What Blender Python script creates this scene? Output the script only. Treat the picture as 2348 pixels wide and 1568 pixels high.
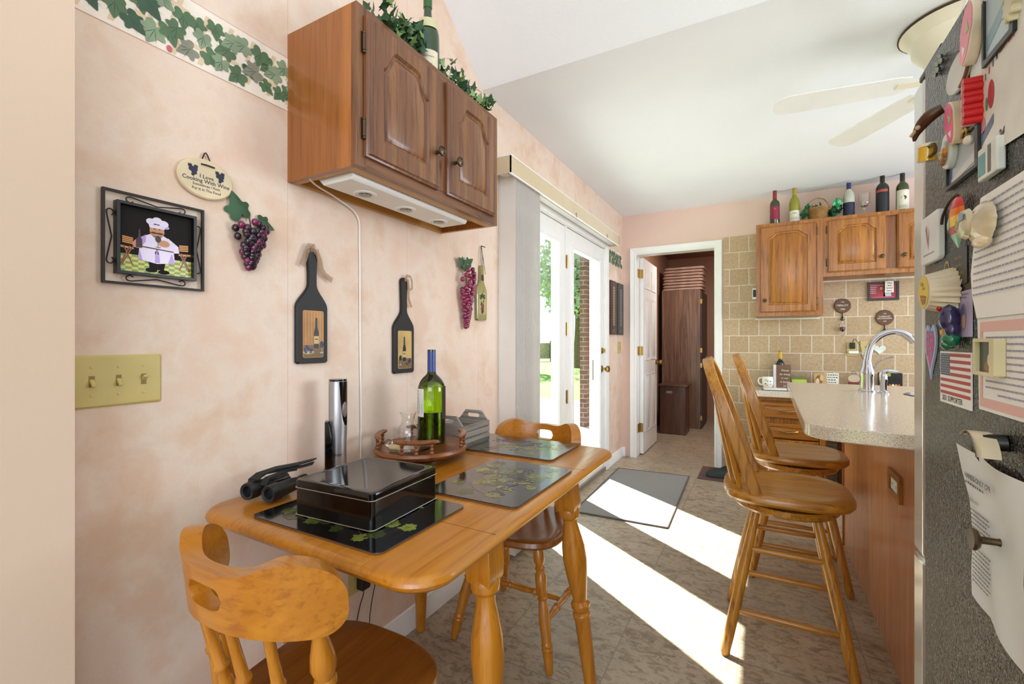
import bpy, bmesh, math, random
from mathutils import Matrix, Vector, Euler, noise
PI = math.pi
for o in list(bpy.data.objects): bpy.data.objects.remove(o)
S = bpy.context.scene
COL = S.collection
# ---------------------------------------------------------------- camera, sky, sun, exposure
cam = bpy.data.cameras.new('camera'); camo = bpy.data.objects.new('camera', cam); COL.objects.link(camo)
camo.location = (1.244, 0, 1.16); camo.rotation_euler = (PI/2, 0, math.radians(28.7))
cam.sensor_width = 36; cam.lens = 36*1043/2348; cam.clip_start = .02; cam.clip_end = 300
S.camera = camo
W = bpy.data.worlds.new('sky'); S.world = W; W.use_nodes = True
nt = W.node_tree; nt.nodes.clear()
wo = nt.nodes.new('ShaderNodeOutputWorld'); bg = nt.nodes.new('ShaderNodeBackground')
tc = nt.nodes.new('ShaderNodeTexCoord'); sx = nt.nodes.new('ShaderNodeSeparateXYZ'); cr = nt.nodes.new('ShaderNodeValToRGB')
nt.links.new(tc.outputs['Generated'], sx.inputs[0]); nt.links.new(sx.outputs['Z'], cr.inputs[0])
cr.color_ramp.elements[0].position = 0; cr.color_ramp.elements[0].color = (.93, .95, .98, 1)
cr.color_ramp.elements[1].position = .8; cr.color_ramp.elements[1].color = (.68, .82, 1, 1)
nt.links.new(cr.outputs[0], bg.inputs[0]); bg.inputs[1].default_value = 1.15
nt.links.new(bg.outputs[0], wo.inputs[0])
sun = bpy.data.lights.new('sun', 'SUN'); sun.energy = 24; sun.angle = math.radians(.6); sun.color = (1, .98, .96)
suno = bpy.data.objects.new('sun', sun); COL.objects.link(suno)
sd = Vector((1, -.705, -1.2235*1.235)).normalized()
suno.rotation_euler = sd.to_track_quat('-Z', 'Y').to_euler(); suno.location = (-6, 7, 9)
def area(name, loc, target, sx_, sy_, e, col=(1, 1, 1)):
    l = bpy.data.lights.new(name, 'AREA'); l.shape = 'RECTANGLE'; l.size = sx_; l.size_y = sy_; l.energy = e; l.color = col
    o = bpy.data.objects.new(name, l); COL.objects.link(o); o.location = loc
    o.rotation_euler = (Vector(target)-Vector(loc)).to_track_quat('-Z', 'Y').to_euler(); return o
area('living_room_fill_light', (2.2, -2.9, 1.9), (1.0, 2.5, 1.1), 2.6, 1.8, 56, (.90, .95, 1))  # unseen area light added behind the camera as fill; no window there
area('kitchen_fill_light', (4.2, 2.9, 1.5), (1.5, 2.9, 1.6), 1.8, 1.3, 64, (.80, .90, 1))  # added fill imitating windows on the unseen right side, lifts the ceiling
area('pantry_fill_light', (.9, 5.6, 2.42), (.6, 5.8, 0), .3, .3, 17, (1, .94, .88))  # added to brighten the pantry; no fixture hangs here
S.view_settings.view_transform = 'Standard'; S.view_settings.look = 'None'; S.view_settings.gamma = 1
S.view_settings.use_curve_mapping = False; S.view_settings.exposure = .40
# ---------------------------------------------------------------- materials
def hexc(h):
    h = h.lstrip('#'); r = []
    for i in (0, 2, 4):
        c = int(h[i:i+2], 16)/255; r.append(c/12.92 if c <= .04045 else ((c+.055)/1.055)**2.4)
    return (r[0], r[1], r[2], 1)
class NT:
    def __init__(s, name):
        s.m = bpy.data.materials.new(name); s.m.use_nodes = True; s.t = s.m.node_tree
        s.b = s.t.nodes['Principled BSDF']; s.out = s.t.nodes['Material Output']
    def n(s, ty, **k):
        x = s.t.nodes.new('ShaderNode'+ty)
        for a, v in k.items():
            if a.startswith('i_'):
                key = a[2:].replace('_', ' ')
                x.inputs[int(key) if key.isdigit() else key].default_value = v
            else: setattr(x, a, v)
        return x
    def l(s, a, b): s.t.links.new(a, b)
    def coord(s, scale=(1, 1, 1), loc=(0, 0, 0), rot=(0, 0, 0), src='Object'):
        t = s.n('TexCoord'); m = s.n('Mapping'); m.inputs['Scale'].default_value = scale; m.inputs['Location'].default_value = loc; m.inputs['Rotation'].default_value = rot
        s.l(t.outputs[src], m.inputs[0]); return m.outputs[0]
    def noise(s, v, scale, detail=3, rough=.5, dist=0):
        x = s.n('TexNoise'); x.inputs['Scale'].default_value = scale; x.inputs['Detail'].default_value = detail; x.inputs['Roughness'].default_value = rough; x.inputs['Distortion'].default_value = dist
        s.l(v, x.inputs['Vector']); return x.outputs['Fac']
    def ramp(s, f, stops):
        x = s.n('ValToRGB'); e = x.color_ramp.elements
        while len(e) < len(stops): e.new(.5)
        for i, (p, c) in enumerate(stops): e[i].position = p; e[i].color = hexc(c) if isinstance(c, str) else c
        s.l(f, x.inputs[0]); return x.outputs[0]
    def mix(s, f, a, b, mode='MIX'):
        x = s.n('Mix', data_type='RGBA', blend_type=mode)
        if isinstance(f, (int, float)): x.inputs[0].default_value = f
        else: s.l(f, x.inputs[0])
        for i, v in ((6, a), (7, b)):
            if isinstance(v, str): x.inputs[i].default_value = hexc(v)
            elif isinstance(v, tuple): x.inputs[i].default_value = v
            else: s.l(v, x.inputs[i])
        return x.outputs[2]
    def math(s, op, a, b=0, c=0):
        x = s.n('Math', operation=op)
        for i, v in enumerate((a, b, c)):
            if isinstance(v, (int, float)): x.inputs[i].default_value = v
            else: s.l(v, x.inputs[i])
        return x.outputs[0]
    def bump(s, h, strength, dist=.002):
        x = s.n('Bump'); x.inputs['Strength'].default_value = strength; x.inputs['Distance'].default_value = dist
        s.l(h, x.inputs['Height']); s.l(x.outputs[0], s.b.inputs['Normal'])
    def set(s, rough=.5, metal=0, spec=None, coat=0, trans=0, ior=None, emit=None, alpha=None):
        b = s.b.inputs; b['Roughness'].default_value = rough; b['Metallic'].default_value = metal
        if spec is not None: b['Specular IOR Level'].default_value = spec
        if coat: b['Coat Weight'].default_value = coat; b['Coat Roughness'].default_value = .12
        if trans: b['Transmission Weight'].default_value = trans
        if ior: b['IOR'].default_value = ior
        if alpha is not None: b['Alpha'].default_value = alpha
        return s.m
PC = {}
def P(h, rough=.5, metal=0, var=.05, bump=0, bscale=400, name=None, coat=0):
    k = (h, rough, metal, var, bump, bscale, coat)
    if k in PC: return PC[k]
    t = NT(name or 'paint_'+h); v = t.coord()
    f = t.noise(v, 9, 3)
    c = hexc(h); d = tuple([x*(1-var*3) for x in c[:3]]+[1]); e = tuple([min(1, x*(1+var*2)) for x in c[:3]]+[1])
    t.l(t.ramp(f, [(.3, d), (.7, e)]), t.b.inputs['Base Color'])
    if bump: t.bump(t.noise(v, bscale, 2), bump)
    PC[k] = t.set(rough, metal, coat=coat); return PC[k]
def wood(name, c1, c2, c3, axis=2, rough=.35, scale=1, coat=.25, contrast=1, figure=1):
    t = NT(name); sc = [38*scale]*3; sc[axis] = 1.6*scale
    v = t.coord(tuple(sc)); v2 = t.coord(tuple([x*.16 for x in sc]))
    a = t.noise(v, 2.2, 6, .65, .3); b = t.noise(v2, 1.6*figure, 3, .5, 1.4)
    base = t.ramp(b, [(.3, c1), (.52, c2), (.72, c1)])
    pore = t.ramp(a, [(.36, c3), (.5, (1, 1, 1, 1))])
    t.l(t.mix(.62*contrast, base, pore, 'MULTIPLY'), t.b.inputs['Base Color'])
    t.bump(a, .12, .001); return t.set(rough, coat=coat)
def oakset(nm, c1, c2, c3, **k): return [wood(nm+'_'+'xyz'[i], c1, c2, c3, axis=i, **k) for i in range(3)]
OAK = oakset('wall_cabinet_oak', '8E6038', '70452A', '6A462E', rough=.34, coat=.15)
OAKB = oakset('kitchen_cabinet_oak', 'B27220', '945816', '84521E', rough=.34, coat=.12)
OAKS = oakset('stool_oak', 'C88C2E', 'B07620', 'A06E30', rough=.30)
MAPLE = oakset('honey_maple', 'C58222', 'B36F18', 'A87834', rough=.28, contrast=.6)
CHERRY = oakset('reddish_seat_wood', '9A5C20', '88501A', '94602C', rough=.28, contrast=.5)
DARKW = oakset('pantry_dark_oak', '8C6A52', '6C4C3A', '806450', rough=.42)
PALEW = oakset('pale_plywood', 'C8984E', 'B8863E', 'C9A064', rough=.5, contrast=.5)
GREYW = oakset('whitewashed_wood', 'A9A198', '968E84', '9A9084', rough=.7, coat=0)
def mk_wallpaper():
    t = NT('peach_wallpaper'); v = t.coord()
    a = t.noise(v, 1.6, 4, .5, .15); b = t.noise(v, 5.0, 6, .6, .1); g = t.noise(v, 140, 2)
    c = t.ramp(a, [(.3, 'D8B292'), (.45, 'E3CAB4'), (.62, 'E7D2C2'), (.75, 'E0BDA7')])
    d = t.ramp(b, [(.36, 'DCB89D'), (.5, 'EADACA'), (.66, 'E6C4B0')])
    e = t.mix(.55, c, d); e = t.mix(t.math('MULTIPLY', g, .18), e, 'C9A07E')
    s = t.n('SeparateXYZ'); t.l(v, s.inputs[0])
    m = t.math('WRAP', t.math('SUBTRACT', s.outputs['Y'], .3485), .5235, 0)
    seam = t.math('LESS_THAN', m, .0016)
    e = t.mix(t.math('MULTIPLY', seam, .45), e, 'A58468')
    t.l(e, t.b.inputs['Base Color']); t.bump(g, .12, .001); return t.set(.6)
def mk_paint(nm, h, h2, sc=220, st=.3):
    t = NT(nm); v = t.coord(); t.l(t.ramp(t.noise(v, 1.2, 3), [(.35, h), (.65, h2)]), t.b.inputs['Base Color'])
    t.bump(t.noise(v, sc, 4, .6), st, .003); return t.set(.75)
WALLPAPER = mk_wallpaper()
PEACHP = mk_paint('peach_wall_paint', 'D6BCA4', 'DAC2AC', 90, .12)
PINKP = mk_paint('pink_wall_paint', 'DEC0B2', 'E2C6B9', 90, .12)
CEIL = mk_paint('textured_white_ceiling', 'EEF2F7', 'F3F6FA', 130, .55)
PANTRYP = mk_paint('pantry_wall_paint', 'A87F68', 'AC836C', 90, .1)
WHITEP = P('F0EFEC', .35, var=.01, name='white_trim_paint')
def mk_floor():
    t = NT('stone_look_vinyl_tile'); v = t.coord()
    s = t.n('SeparateXYZ'); t.l(v, s.inputs[0])
    mx = t.math('WRAP', t.math('SUBTRACT', s.outputs['X'], .355), .406, 0); my = t.math('WRAP', t.math('SUBTRACT', s.outputs['Y'], 1.843), .406, 0)
    ix = t.math('FLOOR', t.math('DIVIDE', t.math('SUBTRACT', s.outputs['X'], .355), .406)); iy = t.math('FLOOR', t.math('DIVIDE', t.math('SUBTRACT', s.outputs['Y'], 1.843), .406))
    cx = t.n('CombineXYZ'); t.l(ix, cx.inputs[0]); t.l(iy, cx.inputs[1])
    wn = t.n('TexWhiteNoise', noise_dimensions='3D'); t.l(cx.outputs[0], wn.inputs['Vector'])
    off = t.n('VectorMath', operation='MULTIPLY_ADD'); t.l(wn.outputs['Color'], off.inputs[0]); off.inputs[1].default_value = (5, 5, 5); t.l(v, off.inputs[2])
    a = t.noise(off.outputs[0], 5, 6, .72, .6)
    mp = t.n('Mapping'); mp.inputs['Scale'].default_value = (1, 1.9, 1); t.l(off.outputs[0], mp.inputs[0])
    b = t.noise(mp.outputs[0], 17, 7, .8, .7)
    c = t.ramp(a, [(.32, '8E7A64'), (.5, 'A48F76'), (.68, 'B9A88E')])
    d = t.ramp(b, [(.36, '463B31'), (.45, '8A7762'), (.53, 'BCAD96'), (.63, 'A08D77')])
    e = t.mix(.6, c, d); e = t.mix(t.math('MULTIPLY', wn.outputs['Value'], .18), e, '7E7E74')
    gr = t.math('MAXIMUM', t.math('LESS_THAN', mx, .0045), t.math('LESS_THAN', my, .0045))
    e = t.mix(t.math('MULTIPLY', gr, .85), e, '857560')
    t.l(e, t.b.inputs['Base Color']); hh = t.math('SUBTRACT', b, t.math('MULTIPLY', gr, .8)); t.bump(hh, .25, .002)
    return t.set(.36, spec=.5)
def brick(nm, w, h, off, c1, c2, mortar, ms, loc=(0, 0, 0), rough=.5, vor=True):
    t = NT(nm); v = t.coord(loc=loc); b = t.n('TexBrick', offset=off); q = t.n('SeparateXYZ'); t.l(v, q.inputs[0]); k = t.n('CombineXYZ'); t.l(t.math('ADD', q.outputs[0], q.outputs[2]), k.inputs[0]); t.l(q.outputs[1], k.inputs[1]); v = k.outputs[0]
    b.inputs['Scale'].default_value = 1; b.inputs['Brick Width'].default_value = w; b.inputs['Row Height'].default_value = h; b.inputs['Mortar Size'].default_value = ms
    b.inputs['Color1'].default_value = hexc(c1); b.inputs['Color2'].default_value = hexc(c2); b.inputs['Mortar'].default_value = hexc(mortar); b.inputs['Mortar Smooth'].default_value = .2
    t.l(v, b.inputs['Vector'])
    n2 = t.ramp(t.noise(v, 55, 7, .75, .4), [(.35, (.55, .49, .42, 1)), (.6, (1.0, 1.0, 1.0, 1))])
    c = t.mix(.55, b.outputs['Color'], n2, 'MULTIPLY'); c = t.mix(b.outputs['Fac'], c, mortar)
    t.l(c, t.b.inputs['Base Color']); t.bump(t.math('SUBTRACT', 1, b.outputs['Fac']), .6, .003); return t.set(rough)
TILE = brick('tan_stone_wall_tile', .158, .152, .5, 'C6AC88', 'B89D78', 'DCD1BE', .0035, loc=(-.05, 0, 0), rough=.42)
BRICK = brick('outdoor_red_brick', .2, .068, .5, '6E5650', '5A4440', '8C847C', .006, rough=.9)
FLOORM = mk_floor()
def mk_quartz():
    t = NT('speckled_solid_surface'); v = t.coord(); w = t.n('TexVoronoi'); w.inputs['Scale'].default_value = 700; t.l(v, w.inputs['Vector'])
    f = t.ramp(w.outputs['Color'], [(.16, '94805F'), (.30, 'D4C4B0'), (.7, 'E4D7CA'), (.9, 'B39F80')])
    t.l(f, t.b.inputs['Base Color']); return t.set(.18, coat=.3)
QUARTZ = mk_quartz()
def mk_fridge():
    t = NT('textured_dark_grey_steel'); v = t.coord()
    n = t.noise(v, 330, 2, .6); t.l(t.ramp(n, [(.38, '181716'), (.5, '393836'), (.64, '72706E')]), t.b.inputs['Base Color'])
    w = t.coord((1, 1, .7)); t.bump(t.noise(w, 210, 2, .5), 1.0, .003); return t.set(.24, metal=.45)
FRIDGE = mk_fridge()
def mk_carpet(nm, c1, c2):
    t = NT(nm); v = t.coord(); n = t.noise(v, 260, 3, .7); t.l(t.ramp(n, [(.38, c1), (.6, c2)]), t.b.inputs['Base Color']); t.bump(n, .8, .004); return t.set(.95)
def mk_glass(nm, h='FFFFFF', rough=0.0, ior=1.5):
    t = NT(nm); t.b.inputs['Base Color'].default_value = hexc(h); return t.set(rough, trans=1, ior=ior)
def mk_pane(nm, tint='F4FAF8'):
    t = NT(nm); tr = t.n('BsdfTransparent'); tr.inputs[0].default_value = hexc(tint); gl = t.n('BsdfGlossy'); gl.inputs['Roughness'].default_value = .02
    lw = t.n('Fresnel'); lw.inputs[0].default_value = 1.45; mx = t.n('MixShader'); ge = t.n('NewGeometry'); t.l(t.math('MULTIPLY', lw.outputs[0], t.math('SUBTRACT', 1, ge.outputs['Backfacing'])), mx.inputs[0]); t.l(tr.outputs[0], mx.inputs[1]); t.l(gl.outputs[0], mx.inputs[2]); t.l(mx.outputs[0], t.out.inputs[0]); return t.m
PANE = mk_pane('window_glass'); GLASS = mk_glass('clear_glass')
CHROME = P('C8C8CA', .1, 1, .01, name='polished_chrome'); STEEL = P('B4B4B4', .28, 1, .02, name='brushed_steel')
BRASS = P('A88A50', .28, 1, .03, name='brass'); BRONZE = P('5A4A38', .35, .8, .05, name='aged_bronze')
BLACK = P('141313', .35, name='black_plastic'); BLACKG = P('080707', .07, coat=0, name='glossy_black')
IRON = P('2B2620', .5, .3, name='dark_wrought_iron'); WHITE = P('EEEDEA', .4, var=.01, name='white_plastic')
ALMOND = P('C9B46F', .4, var=.02, name='almond_plastic'); CREAM = P('DECBA6', .6, name='cream_ceramic')
# ---------------------------------------------------------------- mesh helpers
def arc_pts(cx, cy, r, a0, a1, n): return [(cx+r*math.cos(a0+(a1-a0)*i/n), cy+r*math.sin(a0+(a1-a0)*i/n)) for i in range(n+1)]
def rrect(x0, x1, y0, y1, r, n=5):
    r = min(r, (x1-x0)/2*.999, (y1-y0)/2*.999)
    return arc_pts(x1-r, y1-r, r, 0, PI/2, n)+arc_pts(x0+r, y1-r, r, PI/2, PI, n)+arc_pts(x0+r, y0+r, r, PI, 1.5*PI, n)+arc_pts(x1-r, y0+r, r, 1.5*PI, 2*PI, n)
def ell(cx, cy, rx, ry, n=28): return [(cx+rx*math.cos(2*PI*i/n), cy+ry*math.sin(2*PI*i/n)) for i in range(n)]
def heartp(cx, cy, s, n=26): return [(cx+s*.062*16*math.sin(t)**3*.5, cy+s*.031*(13*math.cos(t)-5*math.cos(2*t)-2*math.cos(3*t)-math.cos(4*t))) for t in [2*PI*i/n for i in range(n)]]
def smooth(p, it=2):
    for _ in range(it): p = [q for i in range(len(p)) for q in ((p[i][0]*.75+p[(i+1) % len(p)][0]*.25, p[i][1]*.75+p[(i+1) % len(p)][1]*.25), (p[i][0]*.25+p[(i+1) % len(p)][0]*.75, p[i][1]*.25+p[(i+1) % len(p)][1]*.75))]
    return p
IVY = [(0, -.05), (.12, -.28), (.42, -.3), (.34, -.05), (.58, .12), (.3, .22), (.22, .38), (0, .75), (-.22, .38), (-.3, .22), (-.58, .12), (-.34, -.05), (-.42, -.3), (-.12, -.28)]
GRAPELEAF = [(0, -.3), (.1, -.42), (.35, -.38), (.38, -.2), (.55, -.1), (.46, .05), (.55, .25), (.36, .28), (.3, .42), (.16, .4), (.1, .6), (0, .72), (-.1, .6), (-.16, .4), (-.3, .42), (-.36, .28), (-.55, .25), (-.46, .05), (-.55, -.1), (-.38, -.2), (-.35, -.38), (-.1, -.42)]
SIVY = smooth([(0, -.12), (.10, -.34), (.34, -.42), (.50, -.22), (.42, -.02), (.62, .14), (.52, .30), (.30, .30), (.22, .52), (.03, .84), (-.03, .84), (-.22, .52), (-.30, .30), (-.52, .30), (-.62, .14), (-.42, -.02), (-.50, -.22), (-.34, -.42), (-.10, -.34)], 1)
def frame_to(p0, p1):
    d = Vector(p1)-Vector(p0); q = d.to_track_quat('Z', 'Y'); return Matrix.Translation(p0) @ q.to_matrix().to_4x4(), d.length
class MB:
    def __init__(s, T=None): s.bm = bmesh.new(); s.T = T or Matrix.Identity(4)
    def add(s, vs, fs, mi=0, T=None):
        M = s.T @ T if T is not None else s.T
        b = [s.bm.verts.new(M @ Vector(v)) for v in vs]
        for f in fs:
            if len(set(f)) < 3: continue
            try: q = s.bm.faces.new([b[i] for i in f]); q.material_index = mi; q.smooth = True
            except ValueError: pass
        return s
    def box(s, x0, x1, y0, y1, z0, z1, mi=0, T=None):
        return s.add([(x0, y0, z0), (x1, y0, z0), (x1, y1, z0), (x0, y1, z0), (x0, y0, z1), (x1, y0, z1), (x1, y1, z1), (x0, y1, z1)],
                     [(3, 2, 1, 0), (4, 5, 6, 7), (0, 1, 5, 4), (1, 2, 6, 5), (2, 3, 7, 6), (3, 0, 4, 7)], mi, T)
    def cbox(s, c, d, mi=0, T=None): return s.box(c[0]-d[0]/2, c[0]+d[0]/2, c[1]-d[1]/2, c[1]+d[1]/2, c[2]-d[2]/2, c[2]+d[2]/2, mi, T)
    def loft(s, loops, mi=0, cap0=True, cap1=True, closed=True, T=None):
        n = len(loops[0]); vs = [p for l in loops for p in l]; fs = []
        for i in range(len(loops)-1):
            for j in range(n if closed else n-1):
                k = (j+1) % n; fs.append((i*n+j, i*n+k, (i+1)*n+k, (i+1)*n+j))
        if cap0: fs.append(tuple(range(n-1, -1, -1)))
        if cap1: fs.append(tuple((len(loops)-1)*n+j for j in range(n)))
        return s.add(vs, fs, mi, T)
    def prism(s, pts, z0, z1, mi=0, T=None): return s.loft([[(x, y, z0) for x, y in pts], [(x, y, z1) for x, y in pts]], mi, T=T)
    def poly(s, pts, z, mi=0, T=None): return s.add([(x, y, z) for x, y in pts], [tuple(range(len(pts)))], mi, T)
    def rect(s, x0, x1, y0, y1, z, mi=0, T=None): return s.poly([(x0, y0), (x1, y0), (x1, y1), (x0, y1)], z, mi, T)
    def holed(s, outer, hole, z0, z1, mi=0, T=None):
        b = bmesh.new(); L = []
        for lp in (outer, hole):
            v = [b.verts.new((x, y, 0)) for x, y in lp]; L.append(v)
            for i in range(len(v)): b.edges.new((v[i], v[(i+1) % len(v)]))
        bmesh.ops.triangle_fill(b, use_beauty=True, edges=b.edges[:]); b.verts.index_update()
        vs = [v.co[:2] for v in b.verts]; fs = [[v.index for v in f.verts] for f in b.faces]; no, nh = len(outer), len(hole); b.free()
        N = len(vs); V = [(x, y, z1) for x, y in vs]+[(x, y, z0) for x, y in vs]; F = [tuple(f) for f in fs]+[tuple(N+i for i in reversed(f)) for f in fs]
        for st, n in ((0, no), (no, nh)):
            for i in range(n): j = (i+1) % n; F.append((st+i, st+j, N+st+j, N+st+i))
        return s.add(V, F, mi, T)
    def lathe(s, prof, seg=20, mi=0, T=None, sc=(1, 1)):
        loops = [[(r*math.cos(2*PI*j/seg)*sc[0], r*math.sin(2*PI*j/seg)*sc[1], z) for j in range(seg)] for r, z in prof]
        return s.loft(loops, mi, prof[0][0] > 1e-5, prof[-1][0] > 1e-5, T=T)
    def turned(s, p0, p1, prof, seg=14, mi=0):
        T, L = frame_to(p0, p1); return s.lathe([(r, t*L) for r, t in prof], seg, mi, T)
    def cyl(s, p0, p1, r, seg=12, mi=0, r1=None): return s.turned(p0, p1, [(r, 0), (r if r1 is None else r1, 1)], seg, mi)
    def tube(s, pts, r, seg=8, mi=0, rr=None, flat=1, up=None, T=None):
        pts = [Vector(p) for p in pts]; loops = []; prev = None
        if 3 < len(pts) < 16:      # round the path off (Catmull-Rom)
            n = len(pts); q = []; r2 = []
            for i in range(n-1):
                a, b, c, d = pts[max(i-1, 0)], pts[i], pts[i+1], pts[min(i+2, n-1)]
                for k in range(4):
                    t = k/4; q.append(.5*((2*b)+(c-a)*t+(2*a-5*b+4*c-d)*t*t+(3*b-3*c+d-a)*t**3))
                    if rr: r2.append(rr[i]*(1-t)+rr[i+1]*t)
            pts = q+[pts[-1]]
            if rr: rr = r2+[rr[-1]]
        for i, p in enumerate(pts):
            d = (pts[min(i+1, len(pts)-1)]-pts[max(i-1, 0)]).normalized()
            a = Vector(up) if up else (prev if prev else (Vector((0, 0, 1)) if abs(d.z) < .9 else Vector((1, 0, 0))))
            u = (a-d*a.dot(d)); u = u.normalized() if u.length > 1e-6 else d.orthogonal().normalized(); w = d.cross(u); prev = u
            q = rr[i] if rr else r
            loops.append([tuple(p+(u*math.cos(2*PI*j/seg)*flat+w*math.sin(2*PI*j/seg))*q) for j in range(seg)])
        return s.loft(loops, mi, T=T)
    def sweep(s, pts, sec, up, mi=0, T=None):
        pts = [Vector(p) for p in pts]; loops = []; up = Vector(up)
        for i, p in enumerate(pts):
            d = (pts[min(i+1, len(pts)-1)]-pts[max(i-1, 0)]).normalized(); u = (up-d*up.dot(d)).normalized(); w = d.cross(u)
            loops.append([tuple(p+w*a+u*b) for a, b in sec])
        return s.loft(loops, mi, T=T)
    def ball(s, c, r, mi=0, seg=12, sc=(1, 1, 1), T=None):
        n = max(4, seg//2); Tm = (T or Matrix.Identity(4)) @ Matrix.Translation(c) @ Matrix.Diagonal((sc[0], sc[1], sc[2], 1))
        return s.lathe([(max(r*math.sin(PI*i/n), 1e-5*(i in (0, n))*0), -r*math.cos(PI*i/n)) for i in range(n+1)], seg, mi, Tm)
    def text(s, st, size, x, y, z, mi=0, align='CENTER', shear=0, T=None, bold=0, wid=1):
        c = bpy.data.curves.new('t', 'FONT'); c.body = st; c.size = size; c.align_x = align; c.align_y = 'CENTER'; c.shear = shear; c.offset = bold; c.resolution_u = 2
        o = bpy.data.objects.new('t', c); COL.objects.link(o); dg = bpy.context.evaluated_depsgraph_get(); me = o.evaluated_get(dg).to_mesh()
        vs = [(v.co.x*wid+x, v.co.y+y, z) for v in me.vertices]; fs = [tuple(p.vertices) for p in me.polygons]
        o.evaluated_get(dg).to_mesh_clear(); bpy.data.objects.remove(o); bpy.data.curves.remove(c)
        return s.add(vs, fs, mi, T)
    def leaf(s, shape, c, size, ang, mi=0, fold=.15, T=None, M=None):
        M0 = M or (Matrix.Translation(c) @ Matrix.Rotation(ang, 4, 'Z')); vs = [(0, .15*size, 0)]+[(x*size, y*size, -abs(x)*fold*size) for x, y in shape]; n = len(shape)
        return s.add(vs, [(0, 1+i, 1+(i+1) % n) for i in range(n)], mi, (T @ M0) if T else M0)
    def build(s, name, mats, parent=None, M=None, bevel=0, seg=2, ang=35, flatsh=False, sub=0, weld=False):
        if weld: bmesh.ops.remove_doubles(s.bm, verts=s.bm.verts[:], dist=1e-5)
        bmesh.ops.recalc_face_normals(s.bm, faces=s.bm.faces[:]) if len(s.bm.faces) < 20000 else None
        me = bpy.data.meshes.new(name); s.bm.to_mesh(me); s.bm.free()
        for m in (mats if isinstance(mats, (list, tuple)) else [mats]): me.materials.append(m)
        me.set_sharp_from_angle(angle=math.radians(ang))
        o = bpy.data.objects.new(name, me); COL.objects.link(o)
        if parent: o.parent = parent
        if M is not None: o.matrix_local = M
        if bevel: b = o.modifiers.new('bevel', 'BEVEL'); b.width = bevel; b.segments = seg; b.limit_method = 'ANGLE'; b.angle_limit = math.radians(40)
        if sub: b = o.modifiers.new('sub', 'SUBSURF'); b.levels = sub; b.render_levels = sub
        return o
def frm(X, Y, Z, o): return Matrix(((X[0], Y[0], Z[0], o[0]), (X[1], Y[1], Z[1], o[1]), (X[2], Y[2], Z[2], o[2]), (0, 0, 0, 1)))
def WLF(y, z, x=0.0): return frm((0, 1, 0), (0, 0, 1), (1, 0, 0), (x, y, z))       # hangs on the left wall
def WBK(x, z, y=4.62): return frm((1, 0, 0), (0, 0, 1), (0, -1, 0), (x, y, z))    # hangs on the back wall
def WFR(y, z, x=1.53): return frm((0, -1, 0), (0, 0, 1), (-1, 0, 0), (x, y, z))   # sticks to the refrigerator side
def at(x, y, z=0, rz=0): return Matrix.Translation((x, y, z)) @ Matrix.Rotation(rz, 4, 'Z')
def props(o, label, cat, group=None):
    o['label'] = label; o['category'] = cat
    if group: o['group'] = group
    return o
def thing(name, label, cat, M, group=None):
    o = bpy.data.objects.new(name, None); COL.objects.link(o); o.matrix_world = M; o.empty_display_size = .05; return props(o, label, cat, group)
def solo(name, label, cat, mb, mats, M=None, group=None, **k): return props(mb.build(name, mats, None, M, **k), label, cat, group)
def struct(name, mb, mats, **k): o = mb.build(name, mats, **k); o['kind'] = 'structure'; return o
def copy_tree(o, M=None, label=None, parent=None):
    c = o.copy(); COL.objects.link(c)
    if parent: c.parent = parent
    if M is not None: c.matrix_world = M
    if label: c['label'] = label
    for ch in [x for x in bpy.data.objects if x.parent == o]: copy_tree(ch, parent=c)
    return c
def inst(o, parent, M, label=None):
    c = o.copy(); COL.objects.link(c); c.parent = parent; c.matrix_local = M; return c
R = random.Random(7)
# ---------------------------------------------------------------- the room
YB = 4.62
struct('floor', MB().box(-.12, 4.6, -4, YB+.12, -.05, 0).box(-.1, 1.7, YB+.12, 7.5, -.05, 0), FLOORM)
CR = 1.958; SL = .755
m = MB(); m.box(-.14, 4.6, CR, YB+.1, 2.44, 2.52)
m.loft([[(-.14, CR, 2.44), (-.14, CR, 2.52), (-.14, -1.6, 2.52+SL*(CR+1.6)), (-.14, -1.6, 2.44+SL*(CR+1.6))], [(4.6, CR, 2.44), (4.6, CR, 2.52), (4.6, -1.6, 2.52+SL*(CR+1.6)), (4.6, -1.6, 2.44+SL*(CR+1.6))]])
struct('ceiling', m, CEIL)
m = MB(); D0, D1, DT = 2.19, 4.03, 2.03
Tw = frm((0, 1, 0), (0, 0, 1), (1, 0, 0), (0, 0, 0))
m.prism([(-1.6, 0), (D0, 0), (D0, 2.46), (CR, 2.46), (-1.6, 2.46+SL*(CR+1.6))], -.14, 0, T=Tw)
m.box(-.14, 0, D0, D1, DT, 2.46); m.box(-.14, 0, D1, YB+.1, 0, 2.46)
struct('wall_left', m, WALLPAPER)
struct('wall_near', MB().box(-.3, .12, -1.6, .353, 0, 4.9), PEACHP)
m = MB(); m.box(-.14, .14, YB, YB+.12, 0, 2.46); m.box(.14, .865, YB, YB+.12, 2.04, 2.46); m.box(.865, 4.6, YB, YB+.12, 0, 2.46)
struct('wall_back', m, PINKP)
struct('wall_right', MB().box(4.45, 4.6, 1.2, YB, 0, 2.46), PINKP)
m = MB(); m.box(.94, 3.6, 0, 2.121, -.004, .008); m.T = Matrix.Identity(4)
struct('wall_tiles', m, TILE, M=WBK(0, 0))
m = MB(); m.box(1.675, 2.62, 1.66, 1.675, .008, .014); m.box(1.2, 1.68, 1.355, 1.37, .008, .014)
struct('trim_1', m, P('E6DFD2', .4), M=WBK(0, 0))
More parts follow.
